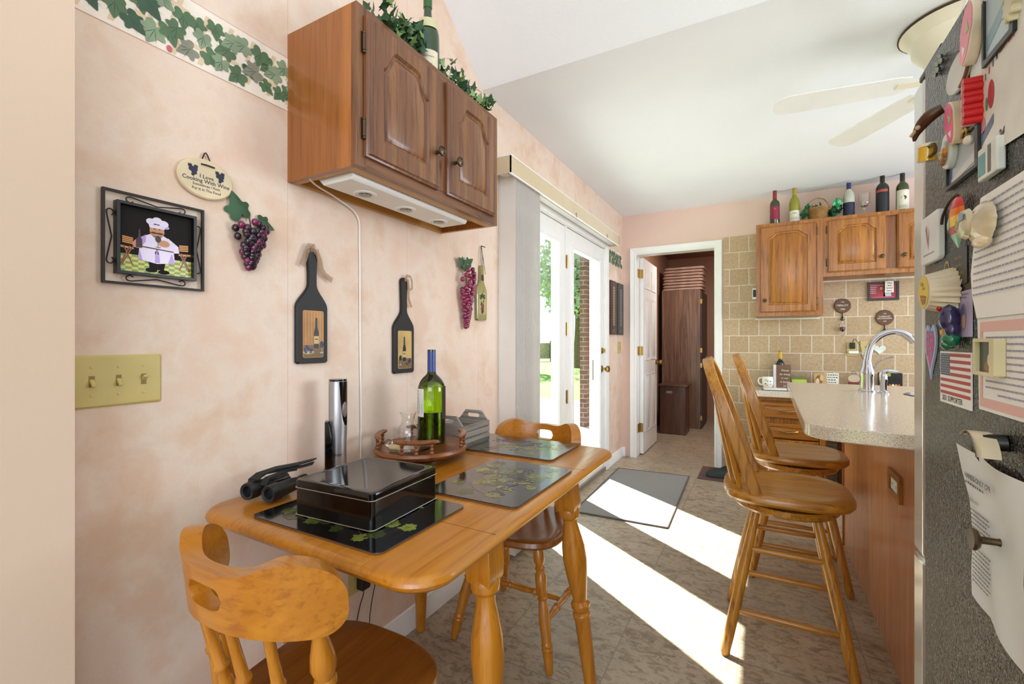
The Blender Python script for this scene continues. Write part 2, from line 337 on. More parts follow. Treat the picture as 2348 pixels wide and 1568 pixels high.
# pantry beyond the back wall
m = MB(); m.box(-.12, -.02, YB+.12, 7.5, 0, 2.5); m.box(-.12, 1.7, 7.4, 7.5, 0, 2.5); m.box(1.55, 1.7, YB+.12, 7.5, 0, 2.5); m.box(-.12, 1.7, YB+.12, 7.5, 2.44, 2.55)
struct('wall_pantry', m, PANTRYP)
# baseboards
def basebd(nm, a, b, M):
    struct(nm, MB().loft([[(a, 0, 0), (a, 0, .014), (a, .06, .014), (a, .072, .008), (a, .085, .006), (a, .09, 0)], [(b, 0, 0), (b, 0, .014), (b, .06, .014), (b, .072, .008), (b, .085, .006), (b, .09, 0)]]), WHITEP, M=M)
basebd('baseboard_left', .353, 2.11, WLF(0, 0)); basebd('baseboard_far', 4.10, 4.62, WLF(0, 0)); basebd('baseboard_back', .0, .03, WBK(0, 0))
# wallpaper border
def border(nm, y0, y1, z0, z1, n, seed):
    r = random.Random(seed); m = MB(); m.box(y0, y1, z0, z1, 0, .0008, 0)
    m.rect(y0, y1, z1-.0015, z1, .001, 5); m.rect(y0, y1, z0, z0+.0015, .001, 5)
    k = int((y1-y0)/.06)+2; h = z1-z0
    for i in range(k):
        for a in (0, 1):
            x = y0+.03+i*.06; w = .030; cy = z0+h*(.28+.42*a)+r.uniform(-.01, .01)
            p = [(x, cy-w), (x+.012, cy-w), (x+.012+.02, cy+.036), (x+.02, cy+.036)]
            if y0 < x and x+.03 < y1: m.poly(p, .0012, 1)
            p = [(x-.01, cy+.006), (x+.044, cy-.002), (x+.044, cy+.010), (x-.01, cy+.018)]
            if y0 < x-.01 and x+.045 < y1: m.poly(p, .0013, 1)
    for i in range(n):
        u = i/n; c = (y0+.028+(y1-y0-.056)*u, z0+h*(.5+.27*math.sin(i*2.4)+r.uniform(-.04, .04)))
        s = r.uniform(.058, .078); a = PI+r.uniform(-1.3, 1.0); mi = r.choice((2, 2, 2, 3, 4, 8)); z = .0015+.00012*(i % 14)
        m.poly([(c[0]+s*.62*(x*math.cos(a)-y*math.sin(a)), c[1]+s*.62*(x*math.sin(a)+y*math.cos(a))) for x, y in SIVY], z, mi)
        for q in (-.5, 0, .5):
            b = a+q; m.poly([(c[0]-math.sin(b)*s*t*.62+w*math.cos(b), c[1]+math.cos(b)*s*t*.62+w*math.sin(b)) for t, w in ((-.1, 0), (.3, .0007), (.75, 0), (.3, -.0007))], z+.00006, 6)
        if i % 7 == 3:
            x, y = c[0]+.03, max(z0+.012, c[1]-.035)
            if x < y1-.01: m.poly(ell(x, y, .006, .008, 10), z+.0001, 7)
    o = m.build(nm, [P('EFE3D4', .6), P('DCC4A2', .6), P('567350', .6, var=.1), P('3B5A42', .6, var=.1), P('86997A', .6, var=.1), P('CE9E80', .6), P('2E4636', .6), P('C9606A', .6), P('8A8A78', .6, var=.1)], M=WLF(0, 0)); o['kind'] = 'structure'
border('trim_2', .353, 2.09, 1.85, 2.01, 112, 3); border('trim_3', 4.10, 4.615, 1.885, 2.05, 42, 5)
# french door: casing, fixed leaf, hinged leaf
CAS = [(0, 0), (0, .011), (.012, .016), (.03, .012), (.045, .018), (.06, .02), (.066, .012), (.066, 0)]
def casing(nm, a0, a1, top, M):
    m = MB()
    for sgn, x in ((1, a1), (-1, a0)):
        m.loft([[(x+sgn*u, 0, w) for u, w in CAS], [(x+sgn*u, top+u, w) for u, w in CAS]])
    m.loft([[(a0-u, top+u, w) for u, w in CAS], [(a1+u, top+u, w) for u, w in CAS]])
    return struct(nm, m, WHITEP, M=M)
casing('trim_4', D0, D1, DT-.02, WLF(0, 0))
casing('trim_5', .145, .865, 2.04, WBK(0, 0))
m = MB(); m.box(-.14, 0, D0, D0+.02, 0, DT); m.box(-.14, 0, D1-.02, D1, 0, DT); m.box(-.14, 0, D0, D1, DT-.025, DT); m.box(-.16, .01, D0, D1, 0, .03, 1); m.box(-.075, -.002, 3.085, 3.115, .03, DT-.025)
struct('trim_6', m, [WHITEP, P('9A958A', .4, .4)])
m = MB(); m.box(.12, .145, YB-.002, YB+.125, 0, 2.06); m.box(.862, .89, YB-.002, YB+.125, 0, 2.06); m.box(.12, .89, YB-.002, YB+.125, 2.035, 2.06)
struct('trim_7', m, WHITEP)
def rim(m, x0, x1, y0, y1, w, z0, z1, mi=0, T=None): return m.holed(rrect(x0, x1, y0, y1, .0005, 1), rrect(x0+w, x1-w, y0+w, y1-w, .0005, 1), z0, z1, mi, T)
def glassdoor(nm, y0, y1, g0, g1):
    m = MB(); m.holed(rrect(y0, y1, .03, 2.0, .001, 1), rrect(g0, g1, .2, 1.87, .001, 1), -.06, -.008)
    rim(m, g0-.03, g1+.03, .17, 1.9, .022, -.008, .002); rim(m, g0-.012, g1+.012, .188, 1.882, .018, -.02, -.003)
    o = m.build(nm, WHITEP, M=WLF(0, 0), bevel=.002); o['kind'] = 'structure'
    MB().box(g0-.01, g1+.01, .19, 1.88, -.036, -.030).build('glass_pane', PANE, o)
    return o
g1 = glassdoor('door_1', 2.212, 3.083, 2.335, 2.955); g2 = glassdoor('door_2', 3.117, 4.008, 3.255, 3.885)
for z in (.761, 1.254, 1.746):
    MB().box(3.088, 3.112, z-.045, z+.045, 0, .003).cyl((3.1, z-.05, .006), (3.1, z+.05, .006), .005, 10).build('hinge', BRASS, g2)
m = MB(); T = Matrix.Translation((3.955, .92, -.008)); m.lathe([(.0, 0), (.031, 0), (.031, .006), (.012, .012), (.011, .035), (.022, .042), (.03, .055), (.027, .07), (.0, .076)], 20, 0, T); m.build('door_knob', BRASS, g2)
m = MB(); T = Matrix.Translation((3.955, 1.083, -.008)); m.lathe([(0, 0), (.028, 0), (.028, .008), (.018, .014), (0, .014)], 20, 0, T); m.box(3.951, 3.959, 1.065, 1.101, .005, .025); m.build('deadbolt', BRASS, g2)
m = MB(); m.box(3.905, 3.925, .82, 1.0, -.075, -.060); m.build('outside_latch', BLACK, g2)
# pantry door, open into the pantry
m = MB(); FX = .182
m.box(.145, FX, 4.75, 5.44, .012, 2.025)
def panel(m, y0, y1, z0, z1):
    Tp = frm((0, 1, 0), (0, 0, 1), (1, 0, 0), (FX, 0, 0))
    def lp(i, w): return [(y0+i, z0+i, w), (y1-i, z0+i, w), (y1-i, z1-i, w), (y0+i, z1-i, w)]
    m.loft([lp(0, .0005), lp(0, .006), lp(.012, .0015), lp(.03, .0015), lp(.042, .007)], T=Tp)
for y0, y1 in ((4.84, 5.06), (5.14, 5.36)):
    for z0, z1 in ((.22, .82), (.97, 1.62), (1.72, 1.93)): panel(m, y0, y1, z0, z1)
d = m.build('door_3', WHITEP); d['kind'] = 'structure'
for z in (.28, 1.07, 1.86): MB().box(.143, .147, 4.66, 4.75, z-.045, z+.045).box(.145, .181, 4.742, 4.7495, z-.045, z+.045).cyl((.15, 4.742, z-.047), (.15, 4.742, z+.047), .006, 10).build('hinge', BRASS, d)
T = frm((0, 1, 0), (0, 0, 1), (1, 0, 0), (FX, 5.385, .93))
MB().lathe([(.0, 0), (.03, 0), (.03, .006), (.012, .012), (.011, .035), (.022, .042), (.028, .055), (.025, .068), (.0, .072)], 18, 0, T).build('door_knob', BRASS, d)
# ---------------------------------------------------------------- outside
m = MB(); m.box(-60, -.16, -25, 60, -.24, -.2); struct('lawn', m, mk_carpet('mown_grass', '5F8A33', '86B04E'))
m = MB(); m.box(-3.2, -.15, 1.5, 9, -.2, -.06); struct('patio', m, P('BDB9B0', .9, bump=.2))
struct('brick_pillar', MB().box(-.1, .1, 0, 2.9, -.05, .05), BRICK, M=frm((0, 1, 0), (0, 0, 1), (1, 0, 0), (-1.0, 6.33, -.06)))
struct('porch_beam', MB().box(-1.2, -.8, 6.4, 12, 2.72, 2.9), WHITE)
def fence():
    t = thing('wooden_fence', 'weathered brown rail fence beyond the lawn seen through the glass door', 'fence', at(-14, 26, -.2))
    m = MB(); m.box(-18, 14, -.02, .02, .2, 1.28)
    M = Matrix.Rotation(math.radians(55), 4, 'Z')
    m.build('board_panel', P('97897C', .9, var=.15), t, M)
    p0 = MB().box(-.07, .07, -.07, .07, 0, 1.42).build('post', P('6C5F54', .9), t, M @ Matrix.Translation((-16, -.1, 0)))
    for i in range(1, 12): inst(p0, t, M @ Matrix.Translation((-16+2.5*i, -.1, 0)))
fence()
LEAFG = P('AEB8A2', .8, var=.12, name='tree_foliage'); BARK = P('6B5A4A', .9, var=.1, bump=.5, bscale=20, name='tree_bark')  # leaf colour paled to imitate overexposed daylight outside
def tree(x, y, h, rad, seed, label):
    t = thing('leafy_tree', label, 'tree', at(x, y, -.2), 'trees beyond the patio door'); r = random.Random(seed)
    m = MB(); m.tube([(0, 0, 0), (.1, 0, h*.3), (0, .1, h*.6), (.1, .1, h*.9)], .2, 8, rr=[.26, .2, .14, .05])
    for i in range(9):
        a = i*2.4; z = h*(.32+.055*i); m.tube([(0, 0, z), (math.cos(a)*rad*.5, math.sin(a)*rad*.5, z+rad*.3), (math.cos(a)*rad*.8, math.sin(a)*rad*.8, z+rad*.45)], .05, 6, rr=[.08, .04, .015])
    m.build('trunk', BARK, t)
    m = MB()
    for i in range(3400):
        a = r.uniform(0, 2*PI); b = math.asin(r.uniform(-1, 1)); q = rad*(r.random()**.35)*(1+.3*math.sin(3*a+seed)*math.cos(2*b))
        c = (q*math.cos(a)*math.cos(b), q*math.sin(a)*math.cos(b), h*.66+q*.95*math.sin(b))
        m.leaf(IVY, c, r.uniform(.14, .3), 0, M=Matrix.Translation(c) @ Euler((r.uniform(0, 6), r.uniform(0, 6), r.uniform(0, 6))).to_matrix().to_4x4())
    m.build('foliage', LEAFG, t)
tree(-7.2, 22.5, 7.5, 2.4, 1, 'tall leafy tree seen through the right glass door')
tree(-11, 18.0, 6.8, 2.6, 2, 'broad leafy tree seen through the left glass door')
tree(-23, 34, 7, 3.0, 4, 'distant leafy tree beyond the fence')
# ---------------------------------------------------------------- wall cabinets
def arch(a, y0, y1, y2, i=0, n=22, flat=.52):
    a -= i; y0 += i; y1 -= i*.8; y2 -= i
    pts = [(-a, y0), (a, y0)]
    for k in range(n+1):
        x = a-2*a*k/n; u = min(1, max(0, (1-abs(x)/a)/flat)); f = u*u*(3-2*u); pts.append((x, y1+(y2-y1)*f))
    return pts
def cdoor(w, h, rise=.05, st=.055):
    """a cathedral-arch raised panel door, local x right, y up, z out, origin at its lower left corner; grain along y"""
    m = MB(Matrix.Translation((w/2, 0, 0))); X = w/2
    def lp(i, z): return [(-X+i, i, z), (X-i, i, z), (X-i, h-i, z), (-X+i, h-i, z)]
    m.loft([lp(0, 0), lp(0, .009), lp(.005, .011), lp(.008, .016)], cap1=False)
    a, y0, y1, y2 = X-st, st, h-st-rise, h-st*.85
    O = [(x, y) for x, y, z in lp(.008, 0)]; m.holed(O, arch(a, y0, y1, y2), .012, .0175, 0)
    L = [[(x, y, z) for x, y in arch(a, y0, y1, y2, i)] for i, z in ((0, .0175), (.004, .013), (.006, .009), (.012, .0085), (.014, .0105), (.030, .0165))]
    m.loft(L, 1, cap0=False)
    return m
def slabdoor(w, h, st=.035):
    m = MB()
    def lp(i, z): return [(i, i, z), (w-i, i, z), (w-i, h-i, z), (i, h-i, z)]
    m.loft([lp(0, 0), lp(0, .010), lp(.006, .017), (lp(st, .017)), lp(st+.004, .012), lp(st+.012, .012), lp(st+.026, .017)]); return m
def knob(parent, x, y, z, s=1): return MB().lathe([(.0, 0), (.007*s, 0), (.005*s, .012), (.006*s, .018), (.014*s, .02), (.017*s, .024), (.016*s, .029), (.012*s, .030), (.011*s, .028), (.007*s, .030), (.0, .031)], 18, 0, Matrix.Translation((x, y, z))).build('knob', BRONZE, parent)
def hinge(parent, x, y, z): return MB().box(x-.006, x+.004, y-.028, y+.028, z, z+.002).cyl((x, y-.022, z+.006), (x, y+.022, z+.006), .0045, 8).ball((x, y-.026, z+.006), .005).ball((x, y+.026, z+.006), .005).build('hinge', BRONZE, parent)
# cabinet over the table; local x = along the wall, y = up, z = out of the wall
t = thing('wall_cabinet', 'oak two-door wall cabinet with cathedral arch doors above the dining table', 'cabinet', WLF(.872, 1.638))
m = MB(); Wd, Hh, Dp = .745, .442, .270
m.box(0, .016, 0, Hh, 0, Dp); m.box(Wd-.016, Wd, 0, Hh, 0, Dp); m.box(.016, Wd-.016, Hh-.016, Hh-.0005, 0, Dp)
m.build('body', OAK[1] if 0 else wood('cabinet_side_veneer', 'A8662A', '8E521C', '96602C', axis=1, rough=.3, figure=.6, contrast=.55), t)
m = MB(); m.box(.016, Wd-.016, .03, .036, .016, Dp); m.box(.016, Wd-.016, 0, .03, .0, .016); m.box(.016, Wd-.016, .0, .018, .236, Dp); m.box(.016, .03, .0, .03, .016, .236)
m.build('bottom_panel', PALEW[0], t)
m = MB(); m.box(0, .036, 0, Hh, Dp, Dp+.019); m.box(Wd-.036, Wd, 0, Hh, Dp, Dp+.019); m.box(.036, Wd-.036, 0, .036, Dp, Dp+.019, 1); m.box(.036, Wd-.036, Hh-.03, Hh, Dp, Dp+.019, 1); m.box(.34, .395, .036, Hh-.03, Dp, Dp+.019)
m.build('face_frame', [OAK[1], OAK[0]], t, bevel=.001)
for x0, kx, hx in ((.026, .322-.026, .0), (.392, .03, .318)):
    d = cdoor(.318, .386, rise=.06, st=.058).build('door', [OAK[1], OAK[1]], t, Matrix.Translation((x0, .030, Dp+.0195)))
    knob(d, kx if kx < .1 else .295, .115, .0175)
    for y in (.075, .31): hinge(d, hx-.004 if hx == 0 else hx+.004, y, .0)
# under-cabinet light
t = thing('under_cabinet_light', 'white under-cabinet strip light with three round lenses', 'light', at(0, 0, 0))
m = MB(); m.loft([[(.085, y, 1.666), (.085, y, 1.642), (.105, y, 1.624), (.222, y, 1.624), (.230, y, 1.632), (.230, y, 1.666)] for y in (.915, 1.485)]); m.build('housing', WHITE, t, bevel=.003)
for y in (1.03, 1.215, 1.40):
    l = MB().lathe([(0, 0), (.036, 0), (.036, .003), (.030, .005), (.028, .002), (0, .002)], 28, 0, Matrix.Translation((.155, y, 1.624)) @ Matrix.Rotation(PI, 4, 'X')).build('lens_ring', WHITE, t)
    MB().lathe([(0, 0), (.02, 0), (.018, .004), (0, .006)], 24, 0, Matrix.Translation((.155, y, 1.6222)) @ Matrix.Rotation(PI, 4, 'X')).build('lens', P('8C8A80', .1, .6, .02), l)
m = MB()
for c in range(3):
    for k in range(7):
        for q in range(3): m.box(.2295, .2306, 1.06+c*.05+q*.0145, 1.072+c*.05+q*.0145, 1.6395+k*.0037, 1.641+k*.0037)
m.build('rating_label', P('6A6866', .6), t)
m = MB(); m.tube([(.10, .90, 1.65), (.085, .885, 1.64), (.06, .93, 1.634), (.02, 1.04, 1.632), (.006, 1.135, 1.60), (.004, 1.147, 1.5), (.004, 1.149, 1.2), (.004, 1.153, .9), (.004, 1.15, .6), (.004, 1.148, .40), (.03, 1.146, .385)], .0028, 6); m.build('power_cord', WHITE, t)
# kitchen wall cabinets
YC = 4.62-.012
def kcab(nm, label, x0, x1, z0, z1, doors, dy0=None):
    t = thing(nm, label, 'cabinet', WBK(x0, z0, YC), 'oak wall cabinets over the kitchen counter'); w = x1-x0; h = z1-z0; D = .30
    m = MB(); m.box(0, w, 0, h, 0, D-.019); m.build('body', OAKB[1], t)
    m = MB(); m.holed(rrect(0, w, 0, h, .0005, 1), rrect(.04, w-.04, .035, h-.035, .0005, 1), D-.019, D); m.build('face_frame', OAKB[1], t)
    for dx0, dx1, kx, ky, hx in doors:
        dh = h-.03-.028
        d = cdoor(dx1-dx0, dh, rise=.035, st=.058).build('door', [OAKB[1], OAKB[1]], t, Matrix.Translation((dx0, .03, D+.0005)))
        knob(d, kx, ky, .0175, .9)
        for y in (.08, dh-.07): hinge(d, hx, y, 0)
    return t
kcab('wall_cabinet', 'tall single-door oak wall cabinet nearest the pantry doorway', 1.208, 1.672, 1.373, 2.135, [(.028, .42, .035, .098, .396)])
kcab('wall_cabinet', 'short oak wall cabinet over the framed photo, partly behind the refrigerator', 1.673, 2.62, 1.672, 2.135, [(.026, .386, .332, .095, -.004), (.452, .812, .035, .095, .364)])
# ---------------------------------------------------------------- desk-height counter and drawers
t = thing('base_cabinet', 'oak base cabinet with two drawers under the low counter', 'cabinet', WBK(1.215, 0, YC)); w, D = .47, .34
m = MB(); m.box(0, w, .09, .712, 0, D-.019); m.box(.02, w-.02, 0, .09, 0, D-.07); m.build('body', OAKB[1], t)
m = MB(); m.box(0, .03, .09, .712, D-.019, D); m.box(w-.04, w, .09, .712, D-.019, D)
for z in (.09, .43, .685): m.box(.03, w-.04, z-.0, z+.027, D-.019, D)
m.build('face_frame', OAKB[1], t)
for y0, y1 in ((.545, .672), (.385, .505)):
    d = slabdoor(.40, y1-y0, .028).build('drawer', OAKB[0], t, Matrix.Translation((.022, y0, D+.0005)))
    m = MB(); c = (.2, (y1-y0)/2); m.tube([(c[0]-.06, c[1], .014), (c[0]-.045, c[1], .026), (c[0]-.02, c[1]-.004, .034), (c[0], c[1]-.005, .036), (c[0]+.02, c[1]-.004, .034), (c[0]+.045, c[1], .026), (c[0]+.06, c[1], .014)], .005, 8, rr=[.007, .004, .006, .007, .006, .004, .007]); m.build('handle', BRASS, d)
slabdoor(.40, .27, .05).build('door', OAKB[1], t, Matrix.Translation((.022, .105, D+.0005)))
struct_desk = solo('desk_countertop', 'low speckled beige countertop along the tiled back wall', 'countertop', MB().box(1.195, 3.4, 4.225, 4.61, .713, .765), QUARTZ, bevel=.006)
m = MB(); m.box(1.80, 3.4, 4.30, 4.608, .0, .712); solo('base_cabinet', 'dark recessed oak base cabinet beyond the peninsula end', 'cabinet', m, OAKB[2])
# ---------------------------------------------------------------- peninsula
m = MB()
def pen():
    o = [(1.385, 3.25), (1.372, 2.5), (1.362, 1.75)]+arc_pts(1.465, 1.685, .104, PI, 1.42*PI, 5)+[(1.54, 1.565), (1.75, 1.545), (3.2, 1.54), (3.2, 3.25)]
    return o
m.holed(pen(), ell(2.08, 2.74, .25, .19, 40), .874, .915)
t = thing('peninsula', 'oak-panelled peninsula with speckled beige countertop beside the bar stools', 'counter', at(0, 0, 0))
m.build('countertop', QUARTZ, t, bevel=.009, seg=3)
PANELW = wood('peninsula_veneer', 'CB8A5C', 'B9784E', 'BE8C68', axis=2, rough=.26, contrast=.6, figure=1.6)
m = MB(); m.box(1.66, 2.9, 1.62, 1.64, 0, .874); m.box(1.66, 1.68, 1.64, 3.2, .0, .874); m.box(1.68, 2.9, 3.18, 3.2, 0, .874); m.build('side_panel', PANELW, t)
m = MB(); m.box(1.653, 1.675, 3.185, 3.206, 0, .874); m.box(1.653, 1.661, 1.70, 1.712, 0, .874); m.build('corner_moulding', OAKB[2], t)
m = MB(); L = []
for r, z in ((1, .873), (.99, .80), (.9, .74), (.6, .72)): L.append([(2.08+.25*r*math.cos(2*PI*i/40), 2.74+.19*r*math.sin(2*PI*i/40), z) for i in range(40)])
m.loft(L, cap0=False); L = [[(2.08+(.25+a)*math.cos(2*PI*i/40), 2.74+(.19+a)*math.sin(2*PI*i/40), z) for i in range(40)] for a, z in ((-.008, .874), (.0, .9165), (-.004, .918), (-.012, .874))]
m.loft(L, cap0=False, cap1=False); m.build('sink_bowl', P('4A4640', .3, .6), t)
# outlet on the peninsula panel
t = thing('wall_outlet', 'wooden-framed outlet plate on the side of the peninsula', 'outlet', frm((0, -1, 0), (0, 0, 1), (-1, 0, 0), (1.66, 2.035, .66)))
m = MB(); rim(m, -.078, .078, -.045, .045, .022, 0, .012); m.build('wooden_frame', OAKB[0], t, bevel=.003)
m = MB(); m.box(-.056, .056, -.023, .023, 0, .006); m.build('plate', WHITE, t)
for x in (-.025, .025):
    q = MB().prism(rrect(x-.016, x+.016, -.014, .014, .008), .006, .0085).build('socket', WHITE, t)
    MB().box(x-.006, x-.004, -.006, .004, .0085, .0088).box(x+.004, x+.006, -.006, .004, .0085, .0088).build('slot', BLACK, q)
# faucet
t = thing('kitchen_faucet', 'tall chrome gooseneck faucet on the peninsula countertop', 'faucet', at(1.705, 2.82, .915))
m = MB(); m.lathe([(0, 0), (.036, 0), (.036, .006), (.030, .012), (.027, .07), (.030, .085), (.030, .10), (.022, .125), (.017, .16)], 24)
m.tube([(0, 0, .14), (.004, 0, .18), (.014, 0, .225), (.036, 0, .262), (.068, 0, .286), (.104, 0, .295), (.138, 0, .286), (.16, 0, .268)], .0155, 16, rr=[.018, .017, .016, .0155, .0155, .0155, .016, .018]); m.build('spout', CHROME, t)
m = MB(); m.cyl((.16, 0, .270), (.178, 0, .245), .0175, 24, r1=.016); m.build('spray_head', CHROME, t)
m = MB(); m.tube([(.022, 0, .10), (.045, .0, .15), (.075, 0, .165), (.10, 0, .172)], .007, 10, rr=[.009, .006, .006, .008], flat=.7); m.build('lever', CHROME, t)
t = thing('soap_dispenser', 'short chrome soap dispenser beside the faucet', 'dispenser', at(1.757, 2.76, .915))
MB().lathe([(0, 0), (.024, 0), (.024, .006), (.014, .014), (.013, .05), (.016, .055), (.016, .085), (.010, .095)], 20).build('body', CHROME, t)
MB().tube([(0, 0, .08), (.002, 0, .10), (.02, 0, .108), (.055, 0, .102)], .009, 12, rr=[.013, .013, .011, .006]).build('pump_spout', CHROME, t)
# ---------------------------------------------------------------- ceiling fan
t = thing('ceiling_fan', 'cream flush-mount ceiling fan behind the refrigerator corner', 'ceiling fan', at(1.94, 2.46, 2.44))
CR_ = P('E8DFCB', .35, var=.01, name='cream_enamel')
MB().lathe([(0, 0), (.185, 0), (.185, -.012), (.175, -.02), (.165, -.035), (.15, -.05), (.145, -.09), (.11, -.13), (.10, -.16), (.10, -.20), (.06, -.23), (0, -.235)], 40).build('motor_housing', CR_, t)
MB().lathe([(.186, -.001), (.190, -.004), (.190, -.010), (.186, -.012)], 40).build('housing_band', BRONZE, t)
b0 = None
for k, a in enumerate((186, 122, 50, 338, 262)):
    M = Matrix.Rotation(math.radians(a), 4, 'Z') @ Matrix.Translation((0, 0, -.215)) @ Matrix.Rotation(math.radians(9), 4, 'X')
    if b0 is None:
        b0 = MB().loft([[(x, -w, z), (x, w, z), (x, w, z+.006), (x, -w, z+.006)] for x, w, z in ((.16, .045, 0), (.2, .055, 0), (.5, .065, 0), (.6, .064, 0), (.635, .05, 0), (.65, .02, 0))]).build('blade', WHITE, t, M, bevel=.0015)
        b1 = MB().box(.08, .2, -.018, .018, -.004, .0).build('blade_arm', CR_, t, M)
    else: inst(b0, t, M); inst(b1, t, M)
# ---------------------------------------------------------------- blinds
t = thing('vertical_blinds', 'stacked off-white vertical blinds under a beige valance on the patio door', 'blinds', at(0, 0, 0))
VAL = mk_paint('marbled_valance', 'CDBB98', 'D8CAAE', 8, .05)
m = MB(); m.box(.105, .112, 2.056, 4.10, 2.035, 2.125); m.box(.0, .112, 2.056, 2.062, 2.035, 2.125); m.box(0, .112, 4.094, 4.10, 2.035, 2.125); m.build('valance', VAL, t)
m = MB(); m.box(.104, .114, 2.054, 4.102, 2.028, 2.036); m.box(.104, .114, 2.054, 4.102, 2.124, 2.13); m.box(0, .104, 2.054, 2.062, 2.124, 2.13); m.box(.03, .075, 2.07, 4.09, 2.045, 2.075); m.build('head_rail', WHITE, t)
for y in (3.0, 3.72): MB().box(.0, .1, y-.01, y+.01, 2.078, 2.084).box(.114, .116, y-.006, y+.006, 2.03, 2.06).build('clip', STEEL, t)
s0 = MB().loft([[(-.045, -.0005, 0), (0, .006, 0), (.045, -.0005, 0), (.045, .0005, 0), (0, .007, 0), (-.045, .0005, 0)], [(-.045, -.0005, 2.02), (0, .006, 2.02), (.045, -.0005, 2.02), (.045, .0005, 2.02), (0, .007, 2.02), (-.045, .0005, 2.02)]]).build('slat', P('ECE6DF', .55, var=.01), t, at(.058, 2.122, .025))
for i in range(1, 23): inst(s0, t, at(.056, 2.122+.0142*i, .025, R.uniform(-.04, .04)))
# ---------------------------------------------------------------- dining table
t = thing('dining_table', 'honey maple dining table with turned splayed legs against the wall', 'table', at(0, 0, 0))
def toploop(i, z):
    return [(x, y, z) for x, y in arc_pts(.678, 1.648, .080-i, 0, PI/2, 14)+arc_pts(.09, 1.69, .078-i, PI/2, PI, 10)+arc_pts(.098, .681, .080-i, PI, 1.5*PI, 14)+arc_pts(.674, .675, .084-i, 1.5*PI, 2*PI, 14)]
m = MB(); m.loft([toploop(i, z) for i, z in ((.024, .719), (.010, .722), (.003, .728), (0, .735), (.002, .742), (.008, .748), (.018, .7505))])
m.build('tabletop', MAPLE[1], t)
m = MB()
for y in (.832, 1.385): m.box(.02, .749, y-.0006, y+.0006, .7502, .7508)
m.build('leaf_seam', P('5E3E1C', .6), t)
m = MB(); m.box(.60, .618, .88, 1.36, .655, .722); m.box(.14, .158, .88, 1.36, .655, .722); m.box(.14, .6, .87, .888, .655, .722); m.box(.14, .6, 1.352, 1.37, .655, .722)
for y, s in ((.935, 1), (1.305, -1)):
    m.loft([[(x, y, .722), (x, y+s*.10, .722), (x, y+s*.075, .70), (x, y+s*.04, .69), (x, y+s*.02, .672), (x, y, .655)] for x in (.612, .63)])
m.build('apron', MAPLE[0], t, bevel=.002)
LEGP = [(.012, 0), (.018, .01), (.021, .18), (.0235, .36), (.027, .375), (.027, .39), (.021, .40), (.029, .42), (.029, .435), (.021, .45), (.026, .50), (.032, .57), (.036, .64), (.034, .70), (.026, .76), (.021, .80), (.022, .82), (.030, .83), (.032, .85), (.030, .87), (.024, .88), (.024, .885)]
for x, y, sx_, sy_ in ((.685, .885, 1, -1), (.69, 1.365, 1, 1), (.105, .885, -1, -1), (.105, 1.365, -1, 1)):
    b = (x+.07*sx_ if sx_ > 0 else .042, y+.065*sy_, 0); tp = (x, y, .722)
    m = MB(); m.turned(b, tp, [(r*1.06, q) for r, q in LEGP], 20)
    vb, vt = Vector(b), Vector(tp); m.loft([[tuple(vb.lerp(vt, z)+Vector((p*s, q*s, 0))) for p, q in ((-1, -1), (1, -1), (1, 1), (-1, 1))] for s, z in ((.020, .842), (.031, .868), (.033, .90), (.033, .999))])
    m.build('leg', MAPLE[2], t, bevel=.002)
